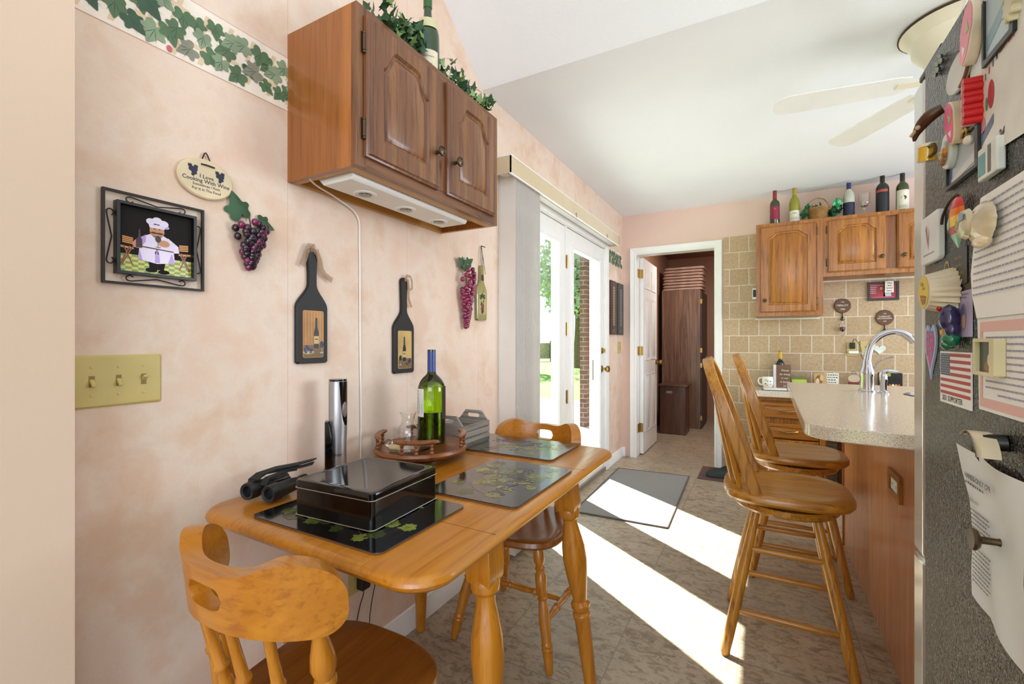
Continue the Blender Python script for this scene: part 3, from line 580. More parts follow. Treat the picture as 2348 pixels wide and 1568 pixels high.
# ---------------------------------------------------------------- chairs
def seatloop(w, d, ex, i, z, n=44, front=1.0):
    P_ = []
    for k in range(n):
        a = 2*PI*k/n; c, s_ = math.cos(a), math.sin(a)
        x = (w-i)*math.copysign(abs(c)**(2/ex), c); y = (d-i)*math.copysign(abs(s_)**(2/ex), s_)
        P_.append((x*(1+.10*front*y/d), y, z))
    return P_
def dining_chair(label, M):
    t = thing('dining_chair', label, 'chair', M, 'mates chairs at the dining table')
    m = MB(); L = [seatloop(.200, .20, 2.9, i, z) for i, z in ((.03, .408), (.006, .412), (0, .422), (.004, .436), (.012, .441), (.05, .438), (.10, .434), (.16, .433))]
    m.loft(L); m.build('seat', CHERRY[1], t)
    # crest rail: an arc whose ends sweep forward, with a hand slot
    m = MB(); N = 96; Rr = .21; V = []; F = []
    def zt(s): return .786+.027*math.exp(-((abs(s)-.62)/.24)**2)+.004*math.cos(6*s)-.050*en(s)
    def zb(s): return .685+.006*math.cos(PI*s)+.044*en(s)
    ss = [math.sin((-1+2*i/N)*PI/2) for i in range(N+1)]
    def en(s): e = max(0, (abs(s)-.76)/.24); return 1-math.sqrt(max(0, 1-min(1, e)**2.4))
    def P3(s, z, o):
        a = s*1.1; th = .0135+.007*abs(s); r_ = Rr+(th if o else -th); y = -.245+Rr-.02*(abs(s)**2)
        ln = (z-.44)*.12
        return (r_*math.sin(a)*1.0, -(r_*math.cos(a))+Rr-.20-ln, z)
    for s in ss:
        h = .021*math.sqrt(max(0, 1-(s/.20)**4)) if abs(s) < .17 else 0; zc = .745
        for o in (0, 1): V += [P3(s, z, o) for z in (zb(s), zc-h, zc+h, zt(s))]
    for i in range(N):
        a, b = i*8, (i+1)*8; hole = abs(ss[i]) < .2 and abs(ss[i+1]) < .2
        for o in (0, 4):
            for k in (0, 2): F.append((a+o+k, b+o+k, b+o+k+1, a+o+k+1))
        if hole: F += [(a+1, b+1, b+5, a+5), (a+2, a+6, b+6, b+2)]
        F += [(a, a+4, b+4, b), (a+3, b+3, b+7, a+7)]
    for e in (0, N*8):
        F += [(e, e+1, e+5, e+4), (e+2, e+3, e+7, e+6)]
    m.add(V, F); m.build('crest_rail', MAPLE[0], t, bevel=.006, seg=3, ang=50, weld=True)
    SP = [(.008, 0), (.011, .10), (.016, .30), (.017, .36), (.012, .50), (.0105, .56), (.0135, .58), (.0135, .60), (.010, .62), (.009, .8), (.008, 1)]
    SE = [(.012, 0), (.015, .12), (.021, .30), (.022, .38), (.015, .50), (.013, .54), (.019, .57), (.019, .60), (.016, .62), (.022, .70), (.020, .78), (.012, .92), (.011, 1)]
    for k, s in enumerate((-.80, -.46, -.155, .155, .46, .80)):
        top = P3(s, .694, 0); tp = P3(s, .694, 1); top = tuple((a+b)/2 for a, b in zip(top, tp)); e = abs(s) > .7
        bx = s*.19; by = -.165+.085*(abs(s)**2)
        MB().turned((bx, by, .436), top, SE if e else SP, 14).build('spindle', MAPLE[2], t)
    LG = [(.010, 0), (.013, .01), (.017, .12), (.018, .17), (.021, .18), (.018, .195), (.021, .21), (.018, .22), (.017, .24), (.021, .40), (.018, .48), (.015, .55), (.019, .565), (.015, .58), (.020, .60), (.021, .70), (.020, .75), (.014, .78), (.019, .80), (.014, .82), (.020, .86), (.020, .92), (.013, 1)]
    leg = {}
    for sx_ in (-1, 1):
        for sy_ in (-1, 1):
            b, tp = Vector((sx_*.205, sy_*.185-(.02 if sy_ < 0 else 0), 0)), Vector((sx_*.125, sy_*.115, .415)); leg[sx_, sy_] = (b, tp)
            MB().turned(b, tp, LG, 14).build('leg', MAPLE[2], t)
    ST = [(.008, 0), (.011, .2), (.014, .28), (.010, .31), (.015, .34), (.010, .37), (.013, .5), (.010, .63), (.015, .66), (.010, .69), (.014, .72), (.011, .8), (.008, 1)]
    mid = {}
    for sx_ in (-1, 1):
        a = leg[sx_, -1][0].lerp(leg[sx_, -1][1], .38); b = leg[sx_, 1][0].lerp(leg[sx_, 1][1], .38); mid[sx_] = (a+b)/2
        MB().turned(a, b, ST, 12).build('stretcher', MAPLE[2], t)
    MB().turned(mid[-1], mid[1], ST, 12).build('stretcher', MAPLE[2], t)
    return t
dining_chair('maple dining chair in the foreground with its worn slotted back to the viewer', at(.44, .66, 0, 0))
dining_chair('maple dining chair at the far end of the table, facing the viewer', at(.392, 1.64, 0, PI))
# ---------------------------------------------------------------- bar stools
def bar_stool(label, M, turn):
    t = thing('bar_stool', label, 'stool', M, 'swivel bar stools along the peninsula')
    Tm = Matrix.Rotation(turn, 4, 'Z')
    m = MB(); L = [seatloop(.205, .215, 3.3, i, z, front=-.1) for i, z in ((.03, .567), (.008, .571), (0, .582), (0, .594), (.004, .602), (.012, .606), (.05, .603), (.11, .596), (.16, .596))]
    m.loft(L); m.build('seat', OAKS[1], t, Tm)
    MB().lathe([(0, .512), (.12, .512), (.172, .526), (.180, .536), (.180, .556), (0, .556)], 36).build('leg_ring', OAKS[0], t)
    MB().lathe([(0, .556), (.075, .556), (.075, .568), (0, .568)], 24).build('swivel_plate', STEEL, t)
    # bow back
    # simple smooth bow: straight splayed arms into a rounded top
    A = [(.172, -.10, .598), (.180, -.128, .68), (.188, -.156, .76), (.192, -.184, .84), (.188, -.208, .91)]
    for i in range(1, 12):
        a = PI*i/12; A.append((.186*math.cos(a), -.208-.066*math.sin(a), .91+.175*math.sin(a)))
    A += [(-x, y, z) for x, y, z in reversed(A[:5])]
    sec = [(-.0125, -.019), (.0125, -.019), (.0125, .019), (-.0125, .019)]
    m = MB(); m.sweep(A, sec, (0, -1, -.36)); m.build('bow', OAKS[2], t, Tm, bevel=.004)
    for x0, x1, zt_ in ((-.125, -.125, 1.045), (-.064, -.066, 1.072), (0, 0, 1.08), (.064, .066, 1.072), (.125, .125, 1.045)):
        yb = -.185+.03*(abs(x0)/.125)**2; yt = -.208-.066*math.sqrt(max(0, 1-(x1/.186)**2)); yt = yt
        b, tp = Vector((x0*.93, yb, .60)), Vector((x1, yt, zt_-.01))
        m = MB(); L = []
        for u, wd, th in ((0, .009, .009), (.12, .010, .010), (.5, .010, .009), (.68, .018, .007), (.78, .019, .007), (.88, .012, .007), (1, .008, .008)):
            c = b.lerp(tp, u); L.append([(c.x+wd*math.cos(q*PI/4), c.y+th*math.sin(q*PI/4), c.z) for q in range(8)])
        m.loft(L); m.build('back_slat', OAKS[2], t, Tm)
    leg = {}
    for sx_ in (-1, 1):
        for sy_ in (-1, 1):
            b, tp = Vector((sx_*.20, sy_*.20, 0)), Vector((sx_*.095, sy_*.095, .53)); leg[sx_, sy_] = (b, tp)
            MB().turned(b, tp, [(.012, 0), (.017, .02), (.019, .3), (.019, .6), (.015, .9), (.013, 1)], 14).build('leg', OAKS[2], t)
    def rung(p, q, u):
        a = leg[p][0].lerp(leg[p][1], u); b = leg[q][0].lerp(leg[q][1], u)
        MB().turned(a, b, [(.008, 0), (.011, .15), (.0125, .5), (.011, .85), (.008, 1)], 12).build('rung', OAKS[1], t)
    for s in (-1, 1):
        rung((s, -1), (s, 1), .30); rung((s, -1), (s, 1), .72)
        rung((-1, s), (1, s), .44); rung((-1, s), (1, s), .84)
    return t
bar_stool('oak swivel bar stool with a bow back, nearest the viewer', at(1.325, 2.06, 0, -PI/2), math.radians(2))
bar_stool('oak swivel bar stool behind the nearer one, close to the pantry doorway', at(1.40, 2.74, 0, -PI/2), math.radians(1.5))
# ---------------------------------------------------------------- placemats
VINE = [P('0C0D0D', .12, var=.0, name='glossy_black_print', coat=.5), P('6E7430', .14, var=.3, name='olive_leaf_print'), P('363E1A', .14, var=.2, name='dark_leaf_print'), P('34183A', .2, var=.25, name='purple_grape_print'), P('6E4A38', .8, name='cork'), P('7A7442', .25, var=.2, name='pale_grape_print'), P('5A3228', .2, name='stem_print')]
def placemat(label, x, y, w, d, rz, seed, z=.7515):
    r = random.Random(seed); m = MB(); hw, hd = w/2, d/2
    m.prism(rrect(-hw, hw, -hd, hd, .018), 0, .003, 4); m.prism(rrect(-hw, hw, -hd, hd, .018), .003, .005, 0)
    pts = []; L = max(w, d); ax = w > d
    for k in range(9):
        u = -.42+.84*k/8; v = .07*math.sin(k*1.5+seed); pts.append((u*w, v+(-.05) if 1 else 0) if ax else (v, u*d))
    for i in range(len(pts)-1):
        (ax0, ay0), (bx0, by0) = pts[i], pts[i+1]; dx, dy = bx0-ax0, by0-ay0; q = math.hypot(dx, dy); nx, ny = -dy/q*.0012, dx/q*.0012
        m.poly([(ax0-nx, ay0-ny), (bx0-nx, by0-ny), (bx0+nx, by0+ny), (ax0+nx, ay0+ny)], .00515, 6)
    for k in range(46):
        p = pts[k % 9]; c = (p[0]+r.uniform(-.08, .08), p[1]+r.uniform(-.12, .12)) if ax else (p[0]+r.uniform(-.12, .12), p[1]+r.uniform(-.08, .08)); s = r.uniform(.030, .052); a = r.uniform(0, 6.28)
        if abs(c[0]) > hw-s*.8 or abs(c[1]) > hd-s*.8: continue
        m.poly([(c[0]+s*(u*math.cos(a)-v*math.sin(a)), c[1]+s*(u*math.sin(a)+v*math.cos(a))) for u, v in GRAPELEAF], .0052+.0000045*k, 1 if k % 3 else 2)
        for b in (a-.7, a, a+.7): m.poly([(c[0]-math.sin(b)*s*q+o*math.cos(b), c[1]+math.cos(b)*s*q+o*math.sin(b)) for q, o in ((-.2, 0), (.2, .0009), (.5, 0), (.2, -.0009))], .0052+.0000045*k+.000002, 5 if k % 2 else 2)
    for cx_, cy_, mi in ((.07, .03, 3), (-.02, -.03, 5), (-.08, .05, 3), (.02, .07, 5 if seed == 2 else 3)):
        for q in range(46):
            u = r.random(); X = cx_+(-.05+.10*u)+r.uniform(-.008, .008); Y = cy_+r.uniform(-.028, .028)*(1-.6*u)
            if not ax: X, Y = Y, X
            if abs(X) < hw-.01 and abs(Y) < hd-.01: m.poly(ell(X, Y, .0052, .0052, 8), .00545+.0000015*q, mi)
    return solo('placemat', label, 'placemat', m, VINE, at(x, y, z, rz), 'grape-vine placemats on the dining table')
placemat('black grape-vine placemat under the black tin at the near end of the table', .402, .785, .405, .295, .0, 1)
placemat('black grape-vine placemat along the open side in the middle of the table', .578, 1.166, .287, .383, .0, 2)
placemat('black grape-vine placemat at the far end of the table', .414, 1.568, .405, .285, .0, 3)
# tin
t = thing('storage_tin', 'glossy black square tin box with a hinged lid on the near placemat', 'tin', at(.4, .812, .7585, math.radians(3)))
def tl(w, d, r_, z): return [(x, y, z) for x, y in rrect(-w, w, -d, d, r_)]
MB().loft([tl(.118, .118, .012, 0), tl(.118, .118, .012, .062)]).build('body', BLACKG, t)
m = MB()
for z in (.0, .0625): m.loft([tl(.1195, .1195, .013, z), tl(.1205, .1205, .013, z+.001), tl(.1195, .1195, .013, z+.002)])
m.build('silver_rim', STEEL, t)
MB().loft([tl(.119, .119, .013, .0645), tl(.119, .119, .013, .078), tl(.117, .117, .012, .081), tl(.108, .108, .010, .082), tl(.105, .105, .010, .0812)]).build('lid', BLACKG, t)
# binoculars
t = thing('binoculars', 'black binoculars with a folded neck strap behind the tin', 'binoculars', at(.112, .762, .7515, math.radians(12)))
for s in (-1, 1):
    x = s*.034
    m = MB(); T = frm((1, 0, 0), (0, 0, 1), (0, -1, 0), (x, 0, .026)); m.lathe([(0, .052), (.012, .052), (.014, .062), (.0205, .064), (.022, .060), (.0225, .035), (.019, .02), (.0185, .0), (.017, -.03), (.014, -.045), (.0165, -.05), (.0165, -.066), (.011, -.066), (0, -.064)], 24, 0, T)
    b = m.build('barrel', P('1A1918', .45, bump=.3, name='ribbed_black_rubber'), t)
    MB().lathe([(0, 0), (.0125, 0)], 24, 0, frm((1, 0, 0), (0, 0, 1), (0, -1, 0), (x, -.054, .026))).build('lens', P('223040', .03, .3, .0), b)
MB().box(-.02, .02, -.02, .035, .02, .034).cyl((0, -.03, .03), (0, .045, .03), .010, 14).build('hinge_bridge', BLACK, t, bevel=.003)
m = MB()
def ribbon(m, pts, w, th, up, mi=0, T=None): return m.sweep(pts, [(-w/2, -th/2), (w/2, -th/2), (w/2, th/2), (-w/2, th/2)], up, mi, T)
ribbon(m, [(-.03, -.045, .052), (-.035, -.02, .060), (-.02, .02, .066), (.02, .05, .072), (.05, .065, .080), (.062, .068, .083)], .03, .003, (0, 0, 1))
ribbon(m, [(-.045, -.045, .022), (-.05, -.03, .045), (-.035, .0, .058), (.0, .03, .062), (.04, .045, .068), (.066, .06, .0755)], .028, .003, (0, 0, 1))
ribbon(m, [(.0, -.045, .04), (.0, -.03, .055), (.01, .02, .060), (.03, .04, .062)], .02, .003, (0, 0, 1))
m.build('neck_strap', P('181716', .8, bump=.5, bscale=700), t)
# lazy susan
LS = (.185, 1.262)
t = thing('lazy_susan', 'round wooden lazy susan tray with a spindled gallery rail by the wall', 'tray', at(LS[0], LS[1], .7515))
TRW = oakset('tray_wood', '8E5526', '7A4420', '9A5E34', rough=.35)
MB().lathe([(0, 0), (.075, 0), (.075, .01), (.09, .014), (.09, .018), (0, .018)], 32).build('turntable_base', TRW[0], t)
MB().lathe([(0, .018), (.14, .018), (.158, .026), (.163, .034), (.160, .042), (.154, .044), (.148, .0405), (0, .0405)], 48).build('tray', TRW[0], t)
for a0 in (-55-28, -145-28, 35-28, 125-28):
    pts = [(.150*math.cos(math.radians(a0+55*i/9)), .150*math.sin(math.radians(a0+55*i/9)), .083) for i in range(10)]
    r_ = MB().tube(pts, .0105, 10, rr=[.006, .0105]+[.0105]*6+[.0105, .006], flat=.75).build('gallery_rail', TRW[1], t)
    for a in (a0+9, a0+27, a0+46): MB().turned((.150*math.cos(math.radians(a)), .150*math.sin(math.radians(a)), .040), (.150*math.cos(math.radians(a)), .150*math.sin(math.radians(a)), .078), [(.006, 0), (.008, .2), (.004, .35), (.007, .5), (.004, .65), (.007, .85), (.004, 1)], 10).build('spindle', TRW[2], r_)
TZ = .7515+.0410
# wine bottles
def bottle_prof(R_, H, neck, sh, body, nr=.0135):
    return [(0, .004), (R_*.55, .0), (R_*.93, 0), (R_, .006), (R_, body)]+[(nr*1.05+(R_-nr*1.05)*(1-q**2.1)**.9, body+(sh-body)*q*.86) for q in (.15, .3, .45, .58, .7, .8, .88, .94)]+[(nr*1.22, body+(sh-body)*.88), (nr*1.08, sh), (nr, neck), (nr, H-.006), (nr*1.12, H-.005), (nr*1.12, H)]
GREEN = mk_glass('green_bottle_glass', 'C2E050'); WINE = P('14060A', .1, name='red_wine')
def wine_bottle(name, label, M, R_, H, body, sh, neck, glass, cap, capz, labels, group=None, liquid=None, thin=True):
    t = thing(name, label, 'bottle', M, group)
    pr_ = bottle_prof(R_, H, neck, sh, body); g = MB().lathe(pr_, 32)
    if thin: g.lathe([(max(0, r_-.0022), z+(.002 if z < .01 else 0)) for r_, z in pr_[:-2]]+[(.0105, H-.006)], 32)
    g.build('glass_body', glass, t)
    MB().lathe([(.0142, capz), (.0152, capz+.001), (.0150, H+.0012), (.0135, H+.0018), (0, H+.0018)], 20).build('capsule', cap, t)
    if liquid: MB().lathe([(0, .0045), (R_-.0035, .0045), (R_-.0028, .01), (R_-.0028, liquid), (0, liquid)], 30).build('wine', WINE, t)
    for k, (a0, a1, z0, z1, mt, fn) in enumerate(labels):
        n = 14; m = MB(); L = []
        for rr_ in (R_+.0004,):
            for i in range(n+1):
                a = math.radians(a0+(a1-a0)*i/n); L.append((rr_*math.cos(a), rr_*math.sin(a)))
        m.add([(x, y, z0) for x, y in L]+[(x, y, z1) for x, y in L], [(i, i+1, n+2+i, n+1+i) for i in range(n)])
        lb = m.build('paper_label', mt, t)
        if fn: fn(t, R_, a0, a1, z0, z1)
    return t
def curved(parent, name, m2, mt, R_, am):
    """wrap flat local x (arc length), y (height) onto a cylinder facing angle am"""
    for v in m2.bm.verts:
        x, y, z = v.co; a = math.radians(am)+x/R_; q = R_+.0006+z; v.co = (q*math.cos(a), q*math.sin(a), y)
    return m2.build(name, mt, parent)
def lines(m, x0, x1, ys, h, mi=0, z=0, seed=1, gap=.25, word=(.004, .009)):
    r = random.Random(seed)
    for y in ys:
        x = x0; xe = x1-(r.random()*.2*(x1-x0))
        while x < xe:
            w = min(r.uniform(*word), x1-x); 
            if w > h*.8: m.rect(x, x+w, y, y+h, z, mi)
            x += w+h*.8
def lb1(t, R_, a0, a1, z0, z1):
    m = MB(); w = math.radians(a1-a0)*R_/2; lines(m, -w*.75, w*.5, [z0+.012+.006*i for i in range(14)], .0018, 0, 0, 3)
    for i in range(12): m.rect(w*.55, w*.85, z0+.012+i*.0028, z0+.0132+i*.0028+(i % 3)*.0004, 0)
    curved(t, 'label_print', m, P('6A6A6A', .6), R_, (a0+a1)/2)
wine_bottle('wine_bottle', 'large green wine bottle with a blue capsule on the lazy susan tray', at(.187, 1.318, TZ), .0505, .338, .19, .262, .275, GREEN, P('27407F', .4, coat=.3, name='blue_foil'), .258,
            [(-190, -84, .10, .20, P('E2DFD6', .6), lb1), (-6, 60, .09, .205, P('2E2A18', .5), None)], liquid=.115)
# glass carafe
t = thing('glass_carafe', 'small clear glass carafe on the lazy susan tray', 'carafe', at(.105, 1.285, TZ))
m = MB(); pr_ = [(.018, 0), (.03, .002), (.037, .018), (.039, .033), (.036, .05), (.026, .066), (.021, .074), (.021, .085), (.026, .10), (.0305, .108)]
m.lathe([(0, 0)]+pr_+[(r_-.0016, z) for r_, z in reversed(pr_[1:])]+[(0, .003)], 32); m.build('body', GLASS, t)
t = thing('glass_dish', 'shallow clear glass dish on the lazy susan tray', 'dish', at(.20, 1.19, TZ+.0008))
MB().lathe([(0, 0), (.045, 0), (.075, .008), (.077, .0095), (.045, .0025), (0, .002)], 32).build('dish', GLASS, t)
solo('glass_stopper', 'round clear glass stopper lying at the left of the lazy susan', 'stopper', MB().ball((0, 0, .016), .014, seg=16).cyl((.01, 0, .014), (.032, 0, .008), .006, 12), GLASS, at(.105, 1.185, TZ, -.3))
solo('wine_cork', 'pale wine cork beside the glass stopper on the tray', 'cork', MB().cyl((0, 0, .010), (.034, .0, .010), .010, 16), P('C4A878', .8, var=.15), at(.14, 1.155, TZ+.001, .3))
# electric opener
t = thing('electric_wine_opener', 'tall silver electric wine opener standing in its black charging base', 'wine opener', at(.085, .985, .7515))
m = MB(); m.lathe([(0, 0), (.042, 0), (.045, .006), (.042, .016), (.03, .022), (0, .022)], 30, sc=(.9, 1.1))
m.loft([[(-.033, -.010-o, z), (-.033+d, -.02-o, z), (-.033+d, .02, z), (-.033, .010, z)] for z, o, d in ((.01, .01, .02), (.06, .02, .02), (.11, .022, .018), (.15, .016, .014), (.165, .01, .008))], T=Matrix.Rotation(math.radians(50), 4, 'Z') @ Matrix.Diagonal((1.15, 1.1, 1, 1))); m.build('charging_base', BLACKG, t, bevel=.004)
MB().lathe([(0, .016), (.024, .016), (.0255, .02), (.0255, .10), (.0272, .14), (.0272, .285), (.0262, .287), (0, .287)], 32).build('silver_case', P('A9A9AB', .36, .8, .01, name='satin_silver'), t)
def strip_(m, R_, a0, a1, zf, n=14):
    V = []
    for i in range(n+1):
        a = a0+(a1-a0)*i/n; z0, z1 = zf(i/n); V += [(R_*math.cos(a), R_*math.sin(a), z0), (R_*math.cos(a), R_*math.sin(a), z1)]
    return m.add(V, [(2*i, 2*i+2, 2*i+3, 2*i+1) for i in range(n)])
m = MB(); strip_(m, .0276, math.radians(-32), math.radians(70), lambda u: (.15+.13*abs(2*u-1)**3, .286)); m.cyl((0, 0, .286), (0, 0, .293), .0262, 30); m.build('black_panel', BLACKG, t)
ca = math.radians(4); Tb = frm((-math.sin(ca), math.cos(ca), 0), (0, 0, 1), (math.cos(ca), math.sin(ca), 0), (.0272*math.cos(ca), .0272*math.sin(ca), .20))
MB().prism(ell(0, 0, .009, .024), -.001, .0015, T=Tb).prism(ell(0, 0, .0065, .020), .0015, .0028, T=Tb).build('button', STEEL, t)
cm = MB(); cm.text('Oster', .013, 0, .062, 0, shear=.3); curved(t, 'logo', cm, BLACK, .0262, -50)
# slatted crate
t = thing('wooden_crate', 'small whitewashed slatted crate with handle cut-outs behind the wine bottle', 'crate', at(.142, 1.573, .7515))
gab = [(-.07, 0), (.07, 0), (.07, .075), (.04, .112), (-.04, .112), (-.07, .075)]
for y in (-.096, .086): MB().holed(gab, rrect(-.032, .032, .082, .099, .008), 0, .009, T=frm((1, 0, 0), (0, 0, 1), (0, -1, 0), (0, y+.009, 0))).build('end_panel', GREYW[0], t)
for x in (-.077, .0702):
    for z in (.002, .027, .052): MB().box(x, x+.0068, -.097, .097, z, z+.022).build('slat', GREYW[1], t)
MB().box(-.07, .07, -.086, .086, 0, .005).build('bottom', GREYW[1], t)
# ---------------------------------------------------------------- things on the left wall
t = thing('switch_plate', 'large almond three-gang light switch plate on the near wall', 'light switch', WLF(.462, 1.076))
m = MB(); m.loft([[(x, y, z) for x, y in rrect(-.082+i, .082-i, -.056+i, .056-i, .004, 3)] for i, z in ((0, 0), (0, .002), (.004, .0055))]); m.build('plate', ALMOND, t)
for k, x in enumerate((-.046, 0, .046)):
    s = -1 if k < 2 else 1
    a = MB().box(x-.005, x+.005, -.012, .012, .005, .0060).build('slot', P('8A7844', .6), t)
    MB().loft([[(x-.0042, -.004, .0055), (x+.0042, -.004, .0055), (x+.0042, .005, .0055), (x-.0042, .005, .0055)], [(x-.0036, s*.008-.003, .016), (x+.0036, s*.008-.003, .016), (x+.0036, s*.008+.002, .016), (x-.0036, s*.008+.002, .016)]]).build('toggle', ALMOND, t, bevel=.0008)
    for y in (-.030, .030): MB().lathe([(0, 0), (.0032, 0), (.0028, .0012), (0, .0015)], 12, 0, Matrix.Translation((x, y, .0054))).build('screw', ALMOND, t)
t = thing('switch_plate', 'small almond two-gang switch plate beyond the patio door', 'light switch', WLF(4.50, 1.105))
MB().box(-.057, .057, -.057, .057, 0, .005).build('plate', ALMOND, t, bevel=.002)
for x in (-.023, .023): MB().box(x-.005, x+.005, -.01, .006, .005, .013).build('toggle', ALMOND, t)
t = thing('wall_outlet', 'almond outlet low on the wall behind the table', 'outlet', WLF(1.135, .342))
MB().prism(rrect(-.035, .035, -.057, .057, .003), 0, .005).build('plate', ALMOND, t)
for y in (.02, -.02): MB().prism(rrect(-.016, .016, y-.013, y+.013, .008), .005, .007).build('socket', ALMOND, t)
t = thing('power_adapter', 'black plug-in power adapter with a thin cord in the low outlet', 'adapter', WLF(1.15, .325))
MB().prism(rrect(-.02, .02, -.03, .03, .007), .0075, .035).build('case', BLACK, t, bevel=.003)
MB().tube([(0, -.028, .02), (0, -.05, .02), (-.01, -.10, .01), (-.03, -.2, .006), (-.05, -.32, .02)], .0018, 6).build('cord', BLACK, t)
solo('thin_black_cable', 'thin black cord hanging down the wall under the table', 'cord', MB().tube([(0, .74-.35, .004), (.002, .2, .004), (-.03, .02, .006), (-.08, -.15, .01), (-.10, -.30, .03)], .0017, 6), BLACK, WLF(1.27, .33))
# oval sign
t = thing('oval_plaque', 'oval cream ceramic plaque about cooking with wine, hung by a cord', 'plaque', WLF(.640, 1.5725, .002))
m = MB(); m.loft([[(x, y, z) for x, y in ell(0, 0, .066-i, .050-i, 44)] for i, z in ((.002, 0), (0, .002), (0, .006), (.003, .009))]); m.build('plaque', CREAM, t)
NAVY = P('232842', .6, name='navy_print')
m = MB()
for st, sz, y in (('I Love', .0135, .004), ('Cooking With Wine', .0135, -.0075), ('Sometimes I Even', .0092, -.0185), ('Put It In The Food', .0092, -.0295)): m.text(st, sz, 0, y, .0093, bold=.012*sz)
m.build('lettering', NAVY, t)
m = MB()
for s in (-1, 1):
    for c, rr_ in (((0, 0), .005), ((.006, -.002), .005), ((-.005, -.003), .005), ((.001, -.008), .005), ((.005, -.010), .0045), ((.0, -.015), .004)): m.poly(ell(s*.032+c[0], .018+c[1], rr_, rr_, 10), .0093+R.random()*.0001, 0)
    for a in (-.9, .9): m.poly([(s*.032+.010*(x*math.cos(a)-y*math.sin(a))+.007*(-a), .023+.010*(x*math.sin(a)+y*math.cos(a))) for x, y in GRAPELEAF], .00945, 0)
m.build('grape_print', NAVY, t)
m = MB(); m.tube([(-.014, .034, .011), (0, .0345, .0125), (.018, .034, .011)], .0018, 6); m.tube([(-.012, .034, .008), (-.008, .050, .004), (.0, .068, .004), (.010, .050, .004), (.014, .034, .008)], .0016, 6); m.build('cord', P('33221A', .8), t)
# chef picture in scroll frame
t = thing('chef_picture', 'framed picture of a stout chef with wine in a wrought-iron scroll frame', 'picture', WLF(.533, 1.390))
def spiral(cx, cy, r0, a0, turns, n=14, s=1): return [(cx+r0*(1-.75*i/n)*math.cos(a0+s*turns*2*PI*i/n), cy+r0*(1-.75*i/n)*math.sin(a0+s*turns*2*PI*i/n), .008) for i in range(n+1)]
m = MB(); X, Y = .1015, .1025
m.holed(rrect(-X, X, -Y, Y, .0005, 1), rrect(-X+.005, X-.005, -Y+.005, Y-.005, .0005, 1), .004, .011)
for sx_, hor in ((1, 1), (-1, 1), (1, 0), (-1, 0)):
    n_ = MB()
    for e in (-1, 1):
        pts = [(0, -.0005, .008), (e*.030, .006, .008), (e*.050, .010, .008)]+[(e*(.052+.007*math.sin(a)), .003+.007*math.cos(a), .008) for a in [PI*k/6 for k in range(0, 9)]]
        pts = [((x*1.0, y*.85-.003, z)) for x, y, z in pts]
        if hor: pts = [(x, sx_*(.088+y), z) for x, y, z in pts]
        else: pts = [(sx_*(.088+y), x, z) for x, y, z in pts]
        m.tube(pts, .0014, 6)
m.build('scroll_frame', IRON, t)
m = MB(); m.holed(rrect(-.080, .080, -.080, .080, .001, 1), rrect(-.073, .073, -.073, .073, .001, 1), .006, .020); m.box(-.08, .08, -.08, .08, .003, .007); m.build('inner_frame', BLACK, t, bevel=.002)
PM = [P('17100E', .9), P('7E9A4A', .3), P('D4C86A', .3), P('E8DAF0', .3), P('B89AD8', .3), P('C98A5A', .3), P('8A4A22', .3), P('D08A42', .3), P('3A1418', .3), P('9A8A7A', .3)]
m = MB(); m.rect(-.073, .073, -.073, .073, .0075, 0)
for i in range(7):
    for j in range(12): m.rect(-.0725+j*.01208, -.0725+(j+1)*.01208, -.0725+i*.0056, -.0725+(i+1)*.0056, .0076, 1+((i+j) % 2))
def pp(pts, z, mi): m.poly(pts, z, mi)
for s in (-1, 1):   # chairs and tables each side
    pp([(s*.072, -.015), (s*.045, -.018), (s*.045, -.022), (s*.072, -.020)], .0079, 7)
    for x0, x1 in ((.045, .065), (.062, .045), (.05, .068)): pp([(s*x0, -.015), (s*(x0+.003), -.015), (s*(x1+.003), -.058), (s*x1, -.058)], .0080, 6)
    for k in range(4): pp([(s*.046, .004-k*.004), (s*.066, .006-k*.004), (s*.066, .003-k*.004), (s*.046, .001-k*.004)], .0081, 7)
pp(ell(-.011, -.064, .012, .005, 16), .0082, 0); pp(ell(.014, -.066, .012, .005, 16), .0082, 0); pp([(-.018, -.04), (.018, -.04), (.014, -.062), (-.014, -.062)], .0081, 0)
pp([(-.026, .012), (-.034, -.012), (-.037, -.042), (.0, -.048), (.037, -.042), (.034, -.012), (.026, .012), (.012, .020), (-.012, .020)], .0084, 3)
pp([(-.037, -.042), (-.034, -.02), (-.028, -.044)], .0086, 4); pp([(-.004, -.02), (.004, -.02), (.006, -.045), (-.004, -.046)], .0086, 4); pp([(.03, -.02), (.037, -.042), (.022, -.046)], .0086, 4)
pp([(-.034, -.011), (.034, -.014), (.034, -.0165), (-.034, -.0135)], .0087, 8); pp([(0, -.013), (.004, -.025), (.001, -.026)], .0087, 8); pp([(0, -.013), (-.005, -.024), (-.002, -.026)], .0087, 8)
for s in (-1, 1): pp([(s*.022, .016), (s*.044, -.001), (s*.046, -.016), (s*.034, -.018), (s*.022, .0)], .0086, 4 if s < 0 else 3)
pp(ell(-.038, -.009, .010, .008, 16), .0088, 5); pp(ell(.014, .001, .012, .008, 16), .0088, 5)
pp([(-.036, .026), (-.033, .026), (-.032, .008), (-.029, .003), (-.029, -.016), (-.041, -.016), (-.041, .003), (-.037, .008)], .0089, 8)
pp(ell(.002, .010, .006, .008, 16), .0090, 8); pp([(.001, .004), (.003, .004), (.003, -.008), (.001, -.008)], .0090, 9); pp(ell(.002, -.009, .006, .0015, 12), .0090, 9)
pp(ell(.0, .028, .015, .015, 20), .0087, 5); pp([(-.012, .019), (-.006, .013), (.006, .013), (.012, .019), (.006, .0165), (-.006, .0165)], .0089, 6)
